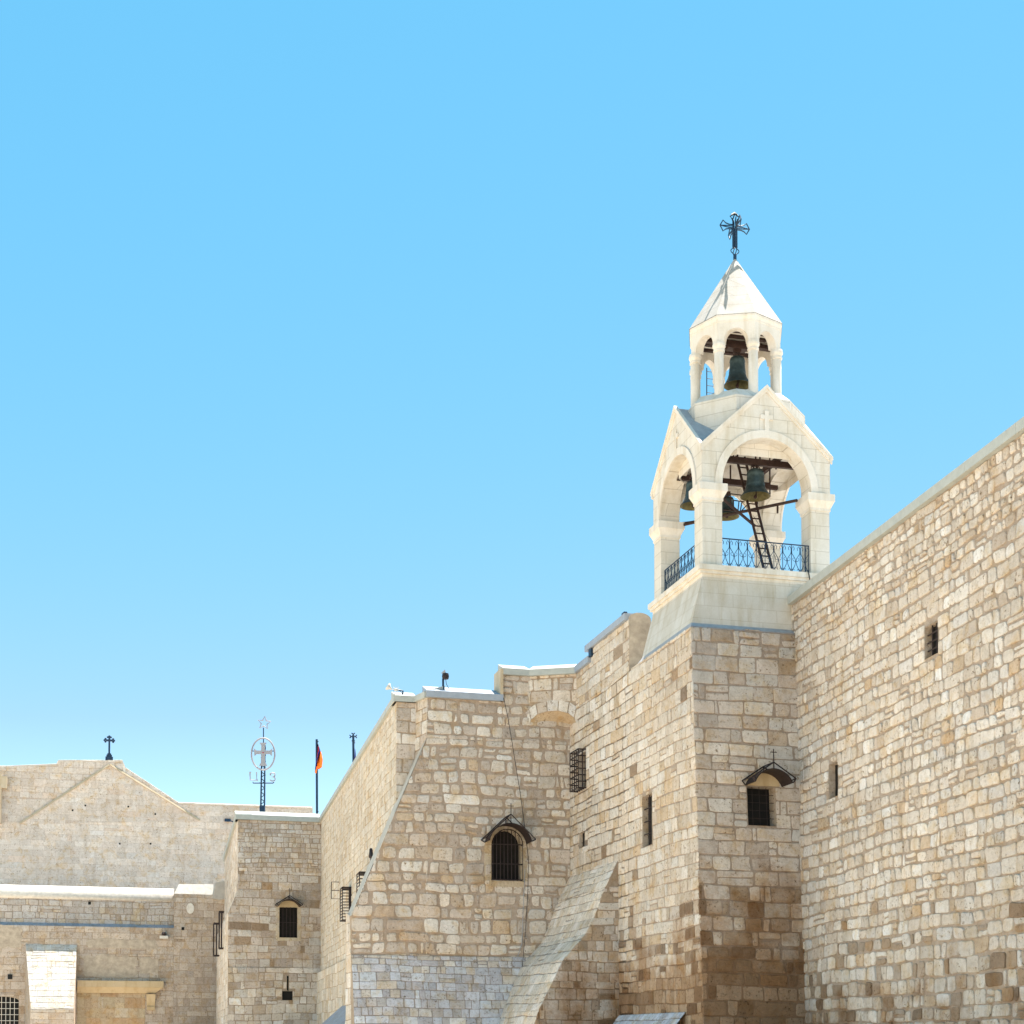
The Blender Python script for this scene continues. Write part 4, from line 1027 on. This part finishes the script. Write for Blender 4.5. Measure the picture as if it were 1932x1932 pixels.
# smooth field under the gable and its raking string
ga = [Wf.hit(x, y) for x, y in ((38, 1555), (207, 1444), (376, 1549))]
m = MB(); m.usecol = True
masonry("w", Wf.shifted(.03), [ccw([ga[0], ga[2], ga[1]])], (), seed=83, mb=m, **kwF); mk("gable_field", m, M_MAS, CH)
m = MB()
for (a, b_) in ((ga[0], ga[1]), (ga[1], ga[2])):
    dx, dz = b_[0] - a[0], b_[1] - a[1]; L = math.hypot(dx, dz); nx, nz = -dz / L * .15, dx / L * .15
    m.hexa([Wf.p(a[0], a[1], -.05), Wf.p(b_[0], b_[1], -.05), Wf.p(b_[0] + nx, b_[1] + nz, -.05), Wf.p(a[0] + nx, a[1] + nz, -.05),
            Wf.p(a[0], a[1], .16), Wf.p(b_[0], b_[1], .16), Wf.p(b_[0] + nx, b_[1] + nz, .10), Wf.p(a[0] + nx, a[1] + nz, .10)])
mk("raking_string", m, M_DRESS, CH)
m = MB(); p0, p1 = Wf.hit(-330, 1443), Wf.hit(12, 1555)   # turret stub at the left border
m.wbox(Wf, p0[0], p1[0] - .35, p1[1], p0[1] - .3, -.3, .9); m.wbox(Wf, p0[0], p1[0] + .05, Wf.hit(12, 1490)[1], p0[1] - .45, -.25, .95)
mk("turret", m, M_DRESS, CH)
for (x, y) in ((137, 1529), (161, 1520), (242, 1522), (293, 1536), (284, 1592), (226, 1592)):
    u, z = Wf.hit(x, y); m = MB(); m.wbox(Wf, u - .065, u + .065, z - .07, z + .07, .03, .05); mk("putlog_hole_shade", m, M_PANE, CH)  # near-black plates on the wall imitate the shade inside putlog holes

# lower entrance wall
zc0 = Wg.hit(160, 1692)[1]; zld = Wg.hit(160, 1742)[1]
uL_, uR_ = Wg.hit(-340, 1800)[0], Wg.hit(400, 1800)[0] + 1.5; uS = Wg.hit(328, 1700)[0]; zS = Wg.hit(360, 1688)[1]
LP = .45; Wg2 = Wg.shifted(LP)
opG = [opening_px(Wg2, -30, 35, 1880, 1960)]
mb_ = MB(); mb_.usecol = True
masonry("w", Wg, [quadr(uL_, uS, zld - .2, zc0), ], (), seed=91, h=.44, w=.56, gap=.05, rnd=.08, prot=.02, hv=.15, wv=.3, pal=[((.50, .46, .41), 5), ((.46, .41, .35), 3), ((.52, .44, .33), 1)], mortar=(.34, .28, .22), mb=mb_, wav=.03)
kwg = dict(h=.48, w=.85, gap=.035, rnd=.05, prot=.012, hv=.25, wv=.4, pal=[((.50, .42, .335), 20), ((.54, .46, .37), 14), ((.44, .35, .26), 3), ((.46, .38, .30), 10)], mortar=(.36, .28, .20), mb=mb_, wav=.02)
masonry("w", Wg2, [quadr(uL_, uS, 0, zld - .26)], opG, seed=92, **kwg)
masonry("w", Wg.shifted(LP + .06), [quadr(uS, uR_, 0, zS)], (), seed=93, **kwg)
mb_.quad(Wg.p(uL_, zld, 0), Wg.p(uS, zld, 0), Wg2.p(uS, zld - .28, 0), Wg2.p(uL_, zld - .28, 0), (.40, .39, .39, 1))
mb_.quad(Wg.p(uS, 0, LP + .06), Wg.p(uS, zS, LP + .06), Wg.p(uS, zS, -.5), Wg.p(uS, 0, -.5), (.42, .34, .26, 1))
ew = mk("entrance_wall", mb_, M_MAS, CH)
m = MB(); zt = Wg.hit(160, 1672)[1]; pr = [(.05, zc0 - .2)] + [(-.55 + .62 * math.cos(a), zc0 + .02 + (zt - zc0) * math.sin(a)) for a in [i * math.pi / 12 for i in range(13)]] + [(-1.2, zc0 - .2)]
m.prism(pr, lambda d, z: Wg.p(uL_, z, d), lambda d, z: Wg.p(uS, z, d)); mk("rounded_coping", m, M_WASH, CH, True)
m = MB(); zt2 = Wg.hit(360, 1669)[1]; u9 = Wg.hit(402, 1680)[0]
m.hexa([Wg.p(uS, zS, .5), Wg.p(u9, zS, .5), Wg.p(u9, zS, -1), Wg.p(uS, zS, -1), Wg.p(uS + .35, zt2, .2), Wg.p(u9, zt2 + .05, .2), Wg.p(u9, zt2 + .05, -1), Wg.p(uS + .35, zt2, -1)]); mk("rounded_coping", m, M_WASH, CH)
m = MB(); z7 = Wg.hit(410, 1700)[1]; z8 = Wg.hit(410, 1666)[1]
pr = [(u9 - .1 + 1.3 * i / 10, z7 + .25 * abs(i / 10 - .4)) for i in range(11)] + [(u9 + 1.2, z8 + .2), (u9 + .1, z8 - .1)]
m.prism(pr, lambda u, z: Wg.p(u, z, 1.2), lambda u, z: Wg.p(u, z, .2)); mk("corbelled_hood", m, M_GREYR, CH)
# sunlit sloping buttress
ubL, ubR = Wg2.hit(48, 1790)[0], Wg2.hit(145, 1790)[0]; zbt = Wg2.hit(95, 1781)[1]; zbm_ = 3.1
Wk = Wall(Wg2.O, UF, NF, zbt, .62); mb_ = MB(); mb_.usecol = True
zbk = Wk.hit(95, 1904)[1]
masonry("w", Wk, [[(ubL + .55, zbk), (ubR - .1, zbk), (ubR, zbt), (ubL, zbt)]], (), seed=95, h=.42, w=.8, gap=.03, rnd=.04, prot=.02, pal=[((.60, .57, .50), 5), ((.55, .51, .44), 2)], mortar=(.45, .40, .33), mb=mb_)
kd = .62 * (zbt - zbk)
Wk2 = Wg2.shifted(kd + .02)
masonry("w", Wk2, [quadr(ubL + .55, ubR - .1, 0, zbk - .02)], (), seed=96, h=.6, w=1.1, gap=.03, rnd=.04, pal=TOWER, mb=mb_)
for (ut, ub_) in ((ubL, ubL + .55), (ubR, ubR - .1)):
    mb_.add([Wg2.p(ut, zbt, 0), Wk.p(ub_, zbk, 0), Wk2.p(ub_, 0, 0), Wg2.p(ut, 0, 0)], [(0, 1, 2, 3)], (.5, .42, .33, 1))
mk("buttress", mb_, M_MAS, CH)
for (seed_, x0_, x1_, y0_, y1_) in ((1, 152, 262, 1800, 1846), (2, -40, 44, 1745, 1790), (3, 160, 300, 1772, 1790), (4, 262, 300, 1806, 1838)):
    rg_ = random.Random(seed_); W_ = Wg.shifted(LP + .036); a_, b_ = W_.hit(x0_, y1_), W_.hit(x1_, y0_); pl = []
    for i in range(28):
        t_ = 2 * math.pi * i / 28; sx_ = max(-1, min(1, 1.35 * math.cos(t_))); sy_ = max(-1, min(1, 1.35 * math.sin(t_)))
        pl.append(((a_[0] + b_[0]) / 2 + (b_[0] - a_[0]) / 2 * sx_ * rg_.uniform(.86, 1), (a_[1] + b_[1]) / 2 + (b_[1] - a_[1]) / 2 * sy_ * rg_.uniform(.72, 1)))
    m = MB(); m.prism(pl, lambda u, z: W_.p(u, z, 0), lambda u, z: W_.p(u, z, -.06)); mk("plaster_patch", m, M_PLAST, CH)
# window, lintel, console, infill
u0, u1, z0, z1 = opG[0]; m = MB(); m.usecol = True; m.col = (.48, .38, .28, 1)
zsg = z1 - .3
for i in range(12):
    a, b_ = math.pi * i / 12, math.pi * (i + 1) / 12; uc = (u0 + u1) / 2; hw = (u1 - u0) / 2
    A, B_ = (uc + hw * math.cos(a), zsg + .3 * math.sin(a)), (uc + hw * math.cos(b_), zsg + .3 * math.sin(b_))
    m.quad(Wg2.p(*A, .01), Wg2.p(*B_, .01), Wg2.p(B_[0], z1 + .01, .01), Wg2.p(A[0], z1 + .01, .01)); m.quad(Wg2.p(*A, .01), Wg2.p(*B_, .01), Wg2.p(*B_, -.4), Wg2.p(*A, -.4))
m.quad(Wg2.p(u1, z0, .01), Wg2.p(u1, z1, .01), Wg2.p(u1, z1, -.4), Wg2.p(u1, z0, -.4))
wo_ = mk("window", m, M_MAS, CH)
m = MB(); m.wbox(Wg2, u0, u1, z0, z1, -.46, -.4); mk("pane", m, M_PANE, wo_)
m = MB()
for i in range(1, 8): u = u0 + (u1 - u0) * i / 8; m.tube([Wg2.p(u, z0, -.05), Wg2.p(u, z1, -.05)], .022, 5)
for i in range(1, 7): z = z0 + (z1 - z0) * i / 7; m.tube([Wg2.p(u0, z, -.04), Wg2.p(u1, z, -.04)], .022, 5)
mk("grille", m, M_WASH, wo_)
ul0, ul1 = Wg2.hit(146, 1860)[0], Wg2.hit(308, 1860)[0]; zu, zm, zd = Wg2.hit(230, 1851)[1], Wg2.hit(230, 1863)[1], Wg2.hit(230, 1874)[1]
m = MB(); m.wbox(Wg2, ul0, ul1, zm, zu, -.1, .55)
m.hexa([Wg2.p(ul0, zd, -.1), Wg2.p(ul1 - .6, zd, -.1), Wg2.p(ul1 - .6, zd, .25), Wg2.p(ul0, zd, .25), Wg2.p(ul0, zm - .002, -.1), Wg2.p(ul1 - .05, zm - .002, -.1), Wg2.p(ul1 - .05, zm - .002, .5), Wg2.p(ul0, zm - .002, .5)])
for i in range(1, 4): u = ul0 + (ul1 - ul0) * i / 4; m.wbox(Wg2, u - .008, u + .008, zm, zu + .003, .3, .556)
mk("lintel_cornice", m, M_YELLOW, CH)
c0, c1 = Wg2.hit(277, 1880)[0], Wg2.hit(292, 1880)[0]; ca, cbb, cd = Wg2.hit(285, 1876)[1], Wg2.hit(285, 1899)[1], Wg2.hit(285, 1906)[1]
m = MB(); m.hexa([Wg2.p(c0, cbb, -.05), Wg2.p(c1, cbb, -.05), Wg2.p(c1, cbb, .2), Wg2.p(c0, cbb, .2), Wg2.p(c0 - .05, ca, -.05), Wg2.p(c1 + .05, ca, -.05), Wg2.p(c1 + .05, ca, .5), Wg2.p(c0 - .05, ca, .5)])
m.wbox(Wg2, c0, c1, cd, cbb - .003, -.05, .3); mk("console", m, M_YELLOW, CH)
masonry("door_infill", Wg.shifted(LP + .03), [quadr(ul0, Wg2.hit(274, 1900)[0], 0, zd - .003)], (), CH, 97, h=.7, w=1.1, gap=.02, rnd=.02, prot=.012, pal=[((.54, .44, .29), 4), ((.50, .40, .27), 3), ((.56, .49, .37), 2), ((.50, .36, .22), 1)], mortar=(.42, .33, .22))
for (x, y, sz) in ((19, 1843, .16), (169, 1704, .1), (345, 1752, .1)):
    W_ = Wg if y < 1720 else Wg.shifted(LP + .07); u, z = W_.hit(x, y); m = MB(); m.wbox(W_, u - sz, u + sz, z - sz * 1.1, z + sz * 1.1, .02, .045); mk("wall_hole_shade", m, M_PANE, CH)  # raised dark plates painted in place of the holes' inner shade
m = MB(); W_ = Wg.shifted(LP + .08); u, z = W_.hit(359, 1714)
pl = [(u + .28 * math.cos(a), z + .4 * math.sin(a)) for a in [i * math.pi / 8 for i in range(16)]]
m.prism(pl, lambda a, b_: W_.p(a, b_, .03), lambda a, b_: W_.p(a, b_, -.05)); mk("oval_plaque", m, M_WASH, CH)
m = MB(); core = [xy(Wg.p(uL_, 0, -1.1)), xy(Wg.p(uR_, 0, -1.1)), xy(Wf.p(uE, 0, .5)), xy(Wf.p(uA, 0, .5))]
m.prism(core, lambda x, y: (x, y, .01), lambda x, y: (x, y, zc0 - .6)); mk("roof", m, M_GREYR, CH)
m = MB(); m.box(uA, uE, 0, 12, .02, zlow - 1.5, lambda u, d, z: Wf.p(u, z, -1.15 - d)); mk("nave_body", m, M_GREYR, CH)

# ------------------------------------------------------------ small things
def post_z(W, y_px, x_px): return W.hit(x_px, y_px)[1]
# cross on the gable
def cross_on(W, x, ytop, ybot, arm_y, label, d=-.4):
    u, zb_ = W.hit(x, ybot, d); zt_ = W.hit(x, ytop, d)[1]; za = W.hit(x, arm_y, d)[1]
    e = thing("gable_cross", W.p(u, zb_, d), label, "cross"); H = zt_ - zb_
    m = MB()
    for (a, z0, z1) in ((.30, zb_ - .2, zb_ + .10), (.22, zb_ + .10, zb_ + .28), (.15, zb_ + .28, zb_ + .40)): m.box(-a, a, -a, a, z0, z1, lambda p, q_, z: W.p(u + p, z, d + q_))
    mk("foot", m, M_BLUEI, e)
    m = MB(); w = .075
    m.box(-w, w, -w, w, zb_ + .38, zt_ - .1, lambda p, q_, z: W.p(u + p, z, d + q_)); hw = (zt_ - za) * .98
    for sg in (-1, 1):
        x0, x1 = sorted((sg * (w + .001), sg * (hw - .1))); m.box(x0, x1, -w, w, za - w, za + w, lambda p, q_, z: W.p(u + p, z, d + q_))
    def bud(cu, cz, du, dz):
        for (a, b2) in ((0, 0), (-dz * .12 - du * .08, -du * .12 - dz * .08), (dz * .12 - du * .08, du * .12 - dz * .08)):
            m.lathe([(.001, -.09), (.07, -.06), (.09, 0), (.07, .06), (.001, .09)], lambda p, q_, z: W.p(u + cu + a + p, cz + b2 + z, d + q_), 8)
    bud(-hw, za, -1, 0); bud(hw, za, 1, 0); bud(0, zt_ - .05, 0, 1)
    mk("cross_body", m, M_BLUEI, e)
cross_on(Wf, 206, 1388, 1431, 1397, "dark budded cross standing on top of the far church gable")

# star and ringed cross on a lattice mast, with letters
Ym = 96.0
def PM(x, y, dy=0): p = at(x, y, Ym + dy); return p
e = thing("emblem_mast", PM(496, 1545), "dark lattice mast carrying an outlined star, a ringed white cross and two letters", "mast")
zb_ = zB - .1
m = MB(); base = PM(495, 1545); base.z = zb_; top = PM(497, 1405)
for (dx, dy) in ((-1, -1), (1, -1), (1, 1), (-1, 1)):
    m.tube([base + Vector((dx * .13, dy * .13, 0)), top + Vector((dx * .09, dy * .09, 0))], .035, 5)
for i in range(26):
    t0, t1 = i / 26, (i + 1) / 26; a, b_ = base.lerp(top, t0), base.lerp(top, t1); sg = 1 if i % 2 else -1
    m.tube([a + Vector((sg * .12, -.13, 0)), b_ + Vector((-sg * .12, -.13, 0))], .028, 4); m.tube([a + Vector((.12, sg * .12, 0)), b_ + Vector((.12, -sg * .12, 0))], .028, 4)
m.tube([top, PM(497, 1373)], .035, 5)
m.box(-.16, .16, -.16, .16, 0, 1.7, lambda x, y, z: (base.x + x, base.y + y, base.z + z)); mk("mast", m, M_BLUEI, e)
m = MB(); m.tube([PM(477, 1475.5), PM(478, 1477.5), PM(515, 1477.5), PM(517, 1475.5)], .04, 5); mk("cross_rod", m, M_BLUEI, e)
m = MB(); m.tube([PM(475, 1417), PM(518, 1417)], .035, 5); mk("cross_rod", m, M_BLUEI, e)
m = MB(); sc_ = []
for i in range(10):
    a = R(90 + 36 * i - 6); r_ = 12.6 if i % 2 == 0 else 5.6; sc_.append(PM(498.5 + r_ * math.cos(a), 1364 - r_ * math.sin(a), -.3))
m.tube(sc_, .045, 5, True); mk("star", m, M_SIGN, e)
m = MB(); m.tube([PM(496.5 + 22 * math.cos(a), 1422.5 - 30 * math.sin(a), -.3) for a in [i * math.pi / 24 for i in range(48)]], .055, 6, True); mk("ring", m, M_SIGN, e)
pts = [(-3, -2.5), (-11, -2), (-17, -7), (-18, -3), (-16, 0), (-18, 3), (-17, 8), (-11, 4), (-4, 4), (-4, 17), (-5, 22), (-9, 25), (-5, 27), (0, 26)]
pts += [(-x, y) for x, y in pts[::-1][1:]]
up = [(3, -2.5), (3, -10), (6, -14), (7, -18), (3, -16), (0, -17), (-3, -16), (-7, -18), (-6, -14), (-3, -10)]
poly = pts + up
m = MB(); f = lambda x, y, dy=-.45: PM(496.5 + x, 1419 + y, dy)
def strip(a, b_, c2, d2, dy0=-.5, dy1=-.4):
    P_ = [a, b_, c2, d2]; m.hexa([f(*p, dy0) for p in P_] + [f(*p, dy1) for p in P_])
strip((-3.5, -12), (3.5, -12), (3.5, -3), (-3.5, -3)); strip((-7, -18), (7, -18), (3.5, -12.1), (-3.5, -12.1))
strip((-3.5, 4.1), (3.5, 4.1), (4, 19), (-4, 19)); strip((-4, 19.1), (4, 19.1), (8, 26), (-8, 26))
strip((-12, -3), (12, -3), (12, 4), (-12, 4))
for sg in (-1, 1): strip((sg * 12.05, -2.5), (sg * 17.5, -7.5), (sg * 16.5, 8), (sg * 12.05, 3.5))
mk("cross_plate", m, M_SIGN, e)
m = MB(); m.tube([PM(496.5, 1419.3, -.6), PM(496.5, 1420.4, -.6)], .05, 6); mk("red_lamp", m, M_RED, e)
m = MB(); m.tube([PM(x, y, -.3) for x, y in ((471.5, 1456.5), (472, 1471.5), (484.5, 1472), (484, 1457))], .045, 5); m.tube([PM(471, 1457.5, -.3), PM(473.6, 1457.5, -.3)], .05, 5)
m.tube([PM(484.4, 1472, -.3), PM(486.4, 1472, -.3)], .05, 5); mk("letter", m, M_SIGN, e)
m = MB(); c3 = [(510, 1459.5), (513.5, 1458), (518, 1459), (519, 1462), (517.5, 1465), (513.5, 1465.5), (518, 1466.5), (519.5, 1470), (518, 1473), (513, 1473.5), (509.5, 1471.5)]
m.tube([PM(x, y, -.3) for x, y in c3], .045, 5); m.tube([PM(510, 1459.5, -.3), PM(510.3, 1463, -.3)], .05, 5); mk("letter", m, M_SIGN, e)

# flagpoles
def pole(x, yt, yb_, Y, r, name, label, cat):
    p0, p1 = at(x + 1.0, yb_, Y), at(x, yt, Y); e = thing(name, p0, label, cat)
    m = MB(); m.tube([p0 - Vector((0, 0, 1.2)), p1], r, 8); mk("pole", m, M_BLUEI, e); return e
e = pole(597.5, 1395, 1540, 97, .075, "flagpole", "dark flagpole with a limp red, blue and orange flag above the left block", "flagpole")
m = MB(); 
for (y) in (1399, 1531): m.tube([at(598, y, 97), at(601, y, 97)], .05, 5)
mk("cleat", m, M_BLUEI, e)
def fl(rows, mat, seed, Y=96.85):
    m = MB(); vs = []; n = len(rows[0][1]); 
    for j, (y, xs_) in enumerate(rows):
        for i, x in enumerate(xs_): vs.append(at(x, y + (i * .6), Y + .28 * math.sin(i * 2.3 + j * .5 + seed)))
    fs = [(j * n + i, j * n + i + 1, (j + 1) * n + i + 1, (j + 1) * n + i) for j in range(len(rows) - 1) for i in range(n - 1)]
    b0 = len(vs); vs += [v + Vector((0, .03, 0)) for v in vs]; fs += [tuple(q_ + b0 for q_ in f_) for f_ in fs]
    m.add(vs, fs); mk("flag", m, mat, e, fix=False)
fl([(1403, [600, 600.3, 600.6]), (1410, [599.3, 600.5, 602]), (1418, [598.5, 600, 601.8]), (1426, [597.5, 598.8, 600.6]), (1434, [596.8, 597.6, 598.6])], M_RED, 0)
fl([(1409, [601.5, 602, 602.4]), (1417, [600.4, 603, 605]), (1422, [599.5, 600.5, 603]), (1430, [597.6, 598.8, 600.2]), (1440, [595.5, 596.4, 597]), (1451, [594.4, 595.3, 596])], M_BLUE, 1, 96.7)
fl([(1417, [603.5, 604.8, 605.6]), (1424, [601, 604, 607.5]), (1432, [599.5, 603.5, 608.8]), (1440, [599, 603, 608]), (1446, [598.5, 603, 607.3]), (1450, [598.4, 600, 601.5])], M_ORANGE, 2, 96.78)
fl([(1445, [595.2, 596.8, 598.8]), (1452, [594.4, 596.5, 598.6]), (1458, [594, 595.6, 597.2])], M_ORANGE, 3, 96.74)
e = pole(666.5, 1387, 1450, 84, .065, "cross_pole", "thin dark pole topped by a small flared cross, behind the sloping roofline", "pole")
m = MB(); c0_ = at(666.5, 1389.6, 84)
for (dx, dz) in ((1, 0), (-1, 0), (0, 1)):
    a = Vector((dx, 0, dz)); m.tube([c0_, c0_ + a * .13], .04, 5); p_ = Vector((dz, 0, dx))
    m.tube([c0_ + a * .12, c0_ + a * .20 + p_ * .09], .035, 5); m.tube([c0_ + a * .12, c0_ + a * .20 - p_ * .09], .035, 5)
m.tube([at(666.6, 1397, 84), at(666.6, 1399, 84)], .1, 6); mk("cross", m, M_BLUEI, e)
m = MB(); m.tube([at(667, 1401.5, 84), at(670, 1401.5, 84)], .04, 5); mk("cleat", m, M_BLUEI, e)
fl([(1412, [669.6, 670, 670.3]), (1422, [669.2, 670.3, 671.2]), (1432, [669, 670.2, 671]), (1438, [668.8, 669.5, 670.4])], M_BLUE, 4, 83.9)

# floodlights on the copings
Yc = Wp.p(UK + .3, 0).y + .1
e = thing("floodlight", at(760, 1314, Yc), "white cone floodlight on a low horizontal arm at the left coping corner", "floodlight", "floodlights on the copings")
m = MB(); m.tube([at(760, 1316, Yc), at(760, 1303.5, Yc), at(752, 1301.5, Yc), at(742, 1301, Yc)], .035, 6); m.tube([at(759.5, 1310, Yc), at(756, 1305, Yc), at(752, 1302, Yc)], .012, 5); mk("arm", m, M_BLUEI, e)
c0_ = at(739.5, 1300.5, Yc); ax = (at(733, 1296, Yc) - c0_).normalized(); s1 = ax.cross(Vector((0, 1, 0))).normalized(); s2 = ax.cross(s1)
m = MB(); m.lathe([(.03, 0), (.06, .08), (.15, .18), (.15, .21), (.001, .19)], lambda a, b_, z: c0_ + s1 * a + s2 * b_ + ax * z, 14); mk("lamp_head", m, M_LAMP, e, True)
m = MB(); c1_ = at(747.2, 1301.2, Yc - .05)
for k in range(4): a = Vector((math.cos(k * math.pi / 4), 0, math.sin(k * math.pi / 4))) * (.15); m.tube([c1_ - a, c1_ + a], .012, 4)
m.lathe([(.001, -.07), (.07, -.03), (.07, .03), (.001, .07)], lambda a, b_, z: (c1_.x + a, c1_.y + b_, c1_.z + z), 10); mk("sensor", m, M_LAMP, e)
Yn = Wn.p(uN0 + .6, 0).y + .2
e = thing("floodlight", at(836, 1302, Yn), "grey square floodlight on a short upright post above the blue coping", "floodlight", "floodlights on the copings")
m = MB(); m.tube([at(836, 1304, Yn), at(836, 1281, Yn), at(838.5, 1277.5, Yn)], .045, 6); mk("post", m, M_BLUEI, e)
m = MB(); m.tube([at(841, 1282, Yn), at(842, 1290, Yn), at(847, 1300, Yn)], .012, 5); mk("cable", m, M_CABLE, e)
m = MB(); P_ = [at(x, y, Yn + dy) for dy in (.0, .35) for x, y in ((832, 1270), (836, 1272), (843.5, 1279), (839.5, 1263))]
m.hexa([P_[0], P_[1], P_[2], P_[3], P_[4], P_[5], P_[6], P_[7]]); mk("lamp_head", m, M_GREYM, e)
m = MB(); m.lathe([(.001, -.13), (.12, -.11), (.14, 0), (.12, .11), (.001, .13)], lambda a, b_, z: at(840.5, 1276, Yn) + Vector((a, b_, z)), 10); mk("lamp_box", m, M_IRON, e)
# lamp on the church wall
W_ = Wg.shifted(LP + .08); u, z = W_.hit(309, 1763)
e = thing("wall_lamp", W_.p(u, z, 0), "small dark lamp on a pale bracket on the entrance wall of the church", "lamp")
m = MB(); m.wbox(W_, u - .3, u + .3, z - .32, z - .12, 0, .35); mk("bracket", m, M_WASH, e)
m = MB(); m.lathe([(.001, -.12), (.14, -.08), (.18, .02), (.12, .14), (.001, .2)], lambda a, b_, zz: W_.p(u + a, z + zz, .2 + b_), 10); mk("lamp_head", m, M_IRON, e)
# camera on the gable wall
u, z = Wf.hit(431, 1549)
e = thing("security_camera", Wf.p(u, z, .3), "tiny dark camera on the far church wall just left of the stone block", "camera")
m = MB(); m.wbox(Wf, u - .35, u + .15, z - .1, z + .12, .3, .6); mk("camera_body", m, M_BLUEI, e); m = MB(); m.tube([Wf.p(u + .1, z, .4), Wf.p(u + .5, z - .12, 0)], .05, 5); mk("bracket", m, M_BLUEI, e)
# long cable hanging down the wall
pts = [(946, 1303), (952, 1325), (958, 1352), (966, 1400), (974, 1450), (982, 1500), (990, 1560), (997, 1620), (996, 1680), (992, 1750), (985, 1830), (976, 1895), (970, 1950)]
m = MB(); cp = []
for i, (x, y) in enumerate(pts):
    W_ = Wbase if y > 1806 else Wn; u, z = W_.hit(x, y, .10); cp.append(W_.p(u, z, .10))
m.tube(cp, .012, 5); tag(mk("hanging_cable", m, M_CABLE), "long thin black cable hanging down the wall right of the arched window", "cable")
m = MB(); u, z = Wn.hit(990, 1700); 
m.tube([Wn.p(*Wn.hit(x, y), .05) for x, y in ((990, 1640), (987, 1700), (984, 1780), (976, 1805))], .016, 5); tag(mk("drain_pipe", m, M_GREYM), "thin grey conduit fixed to the wall beside the hanging cable", "pipe")
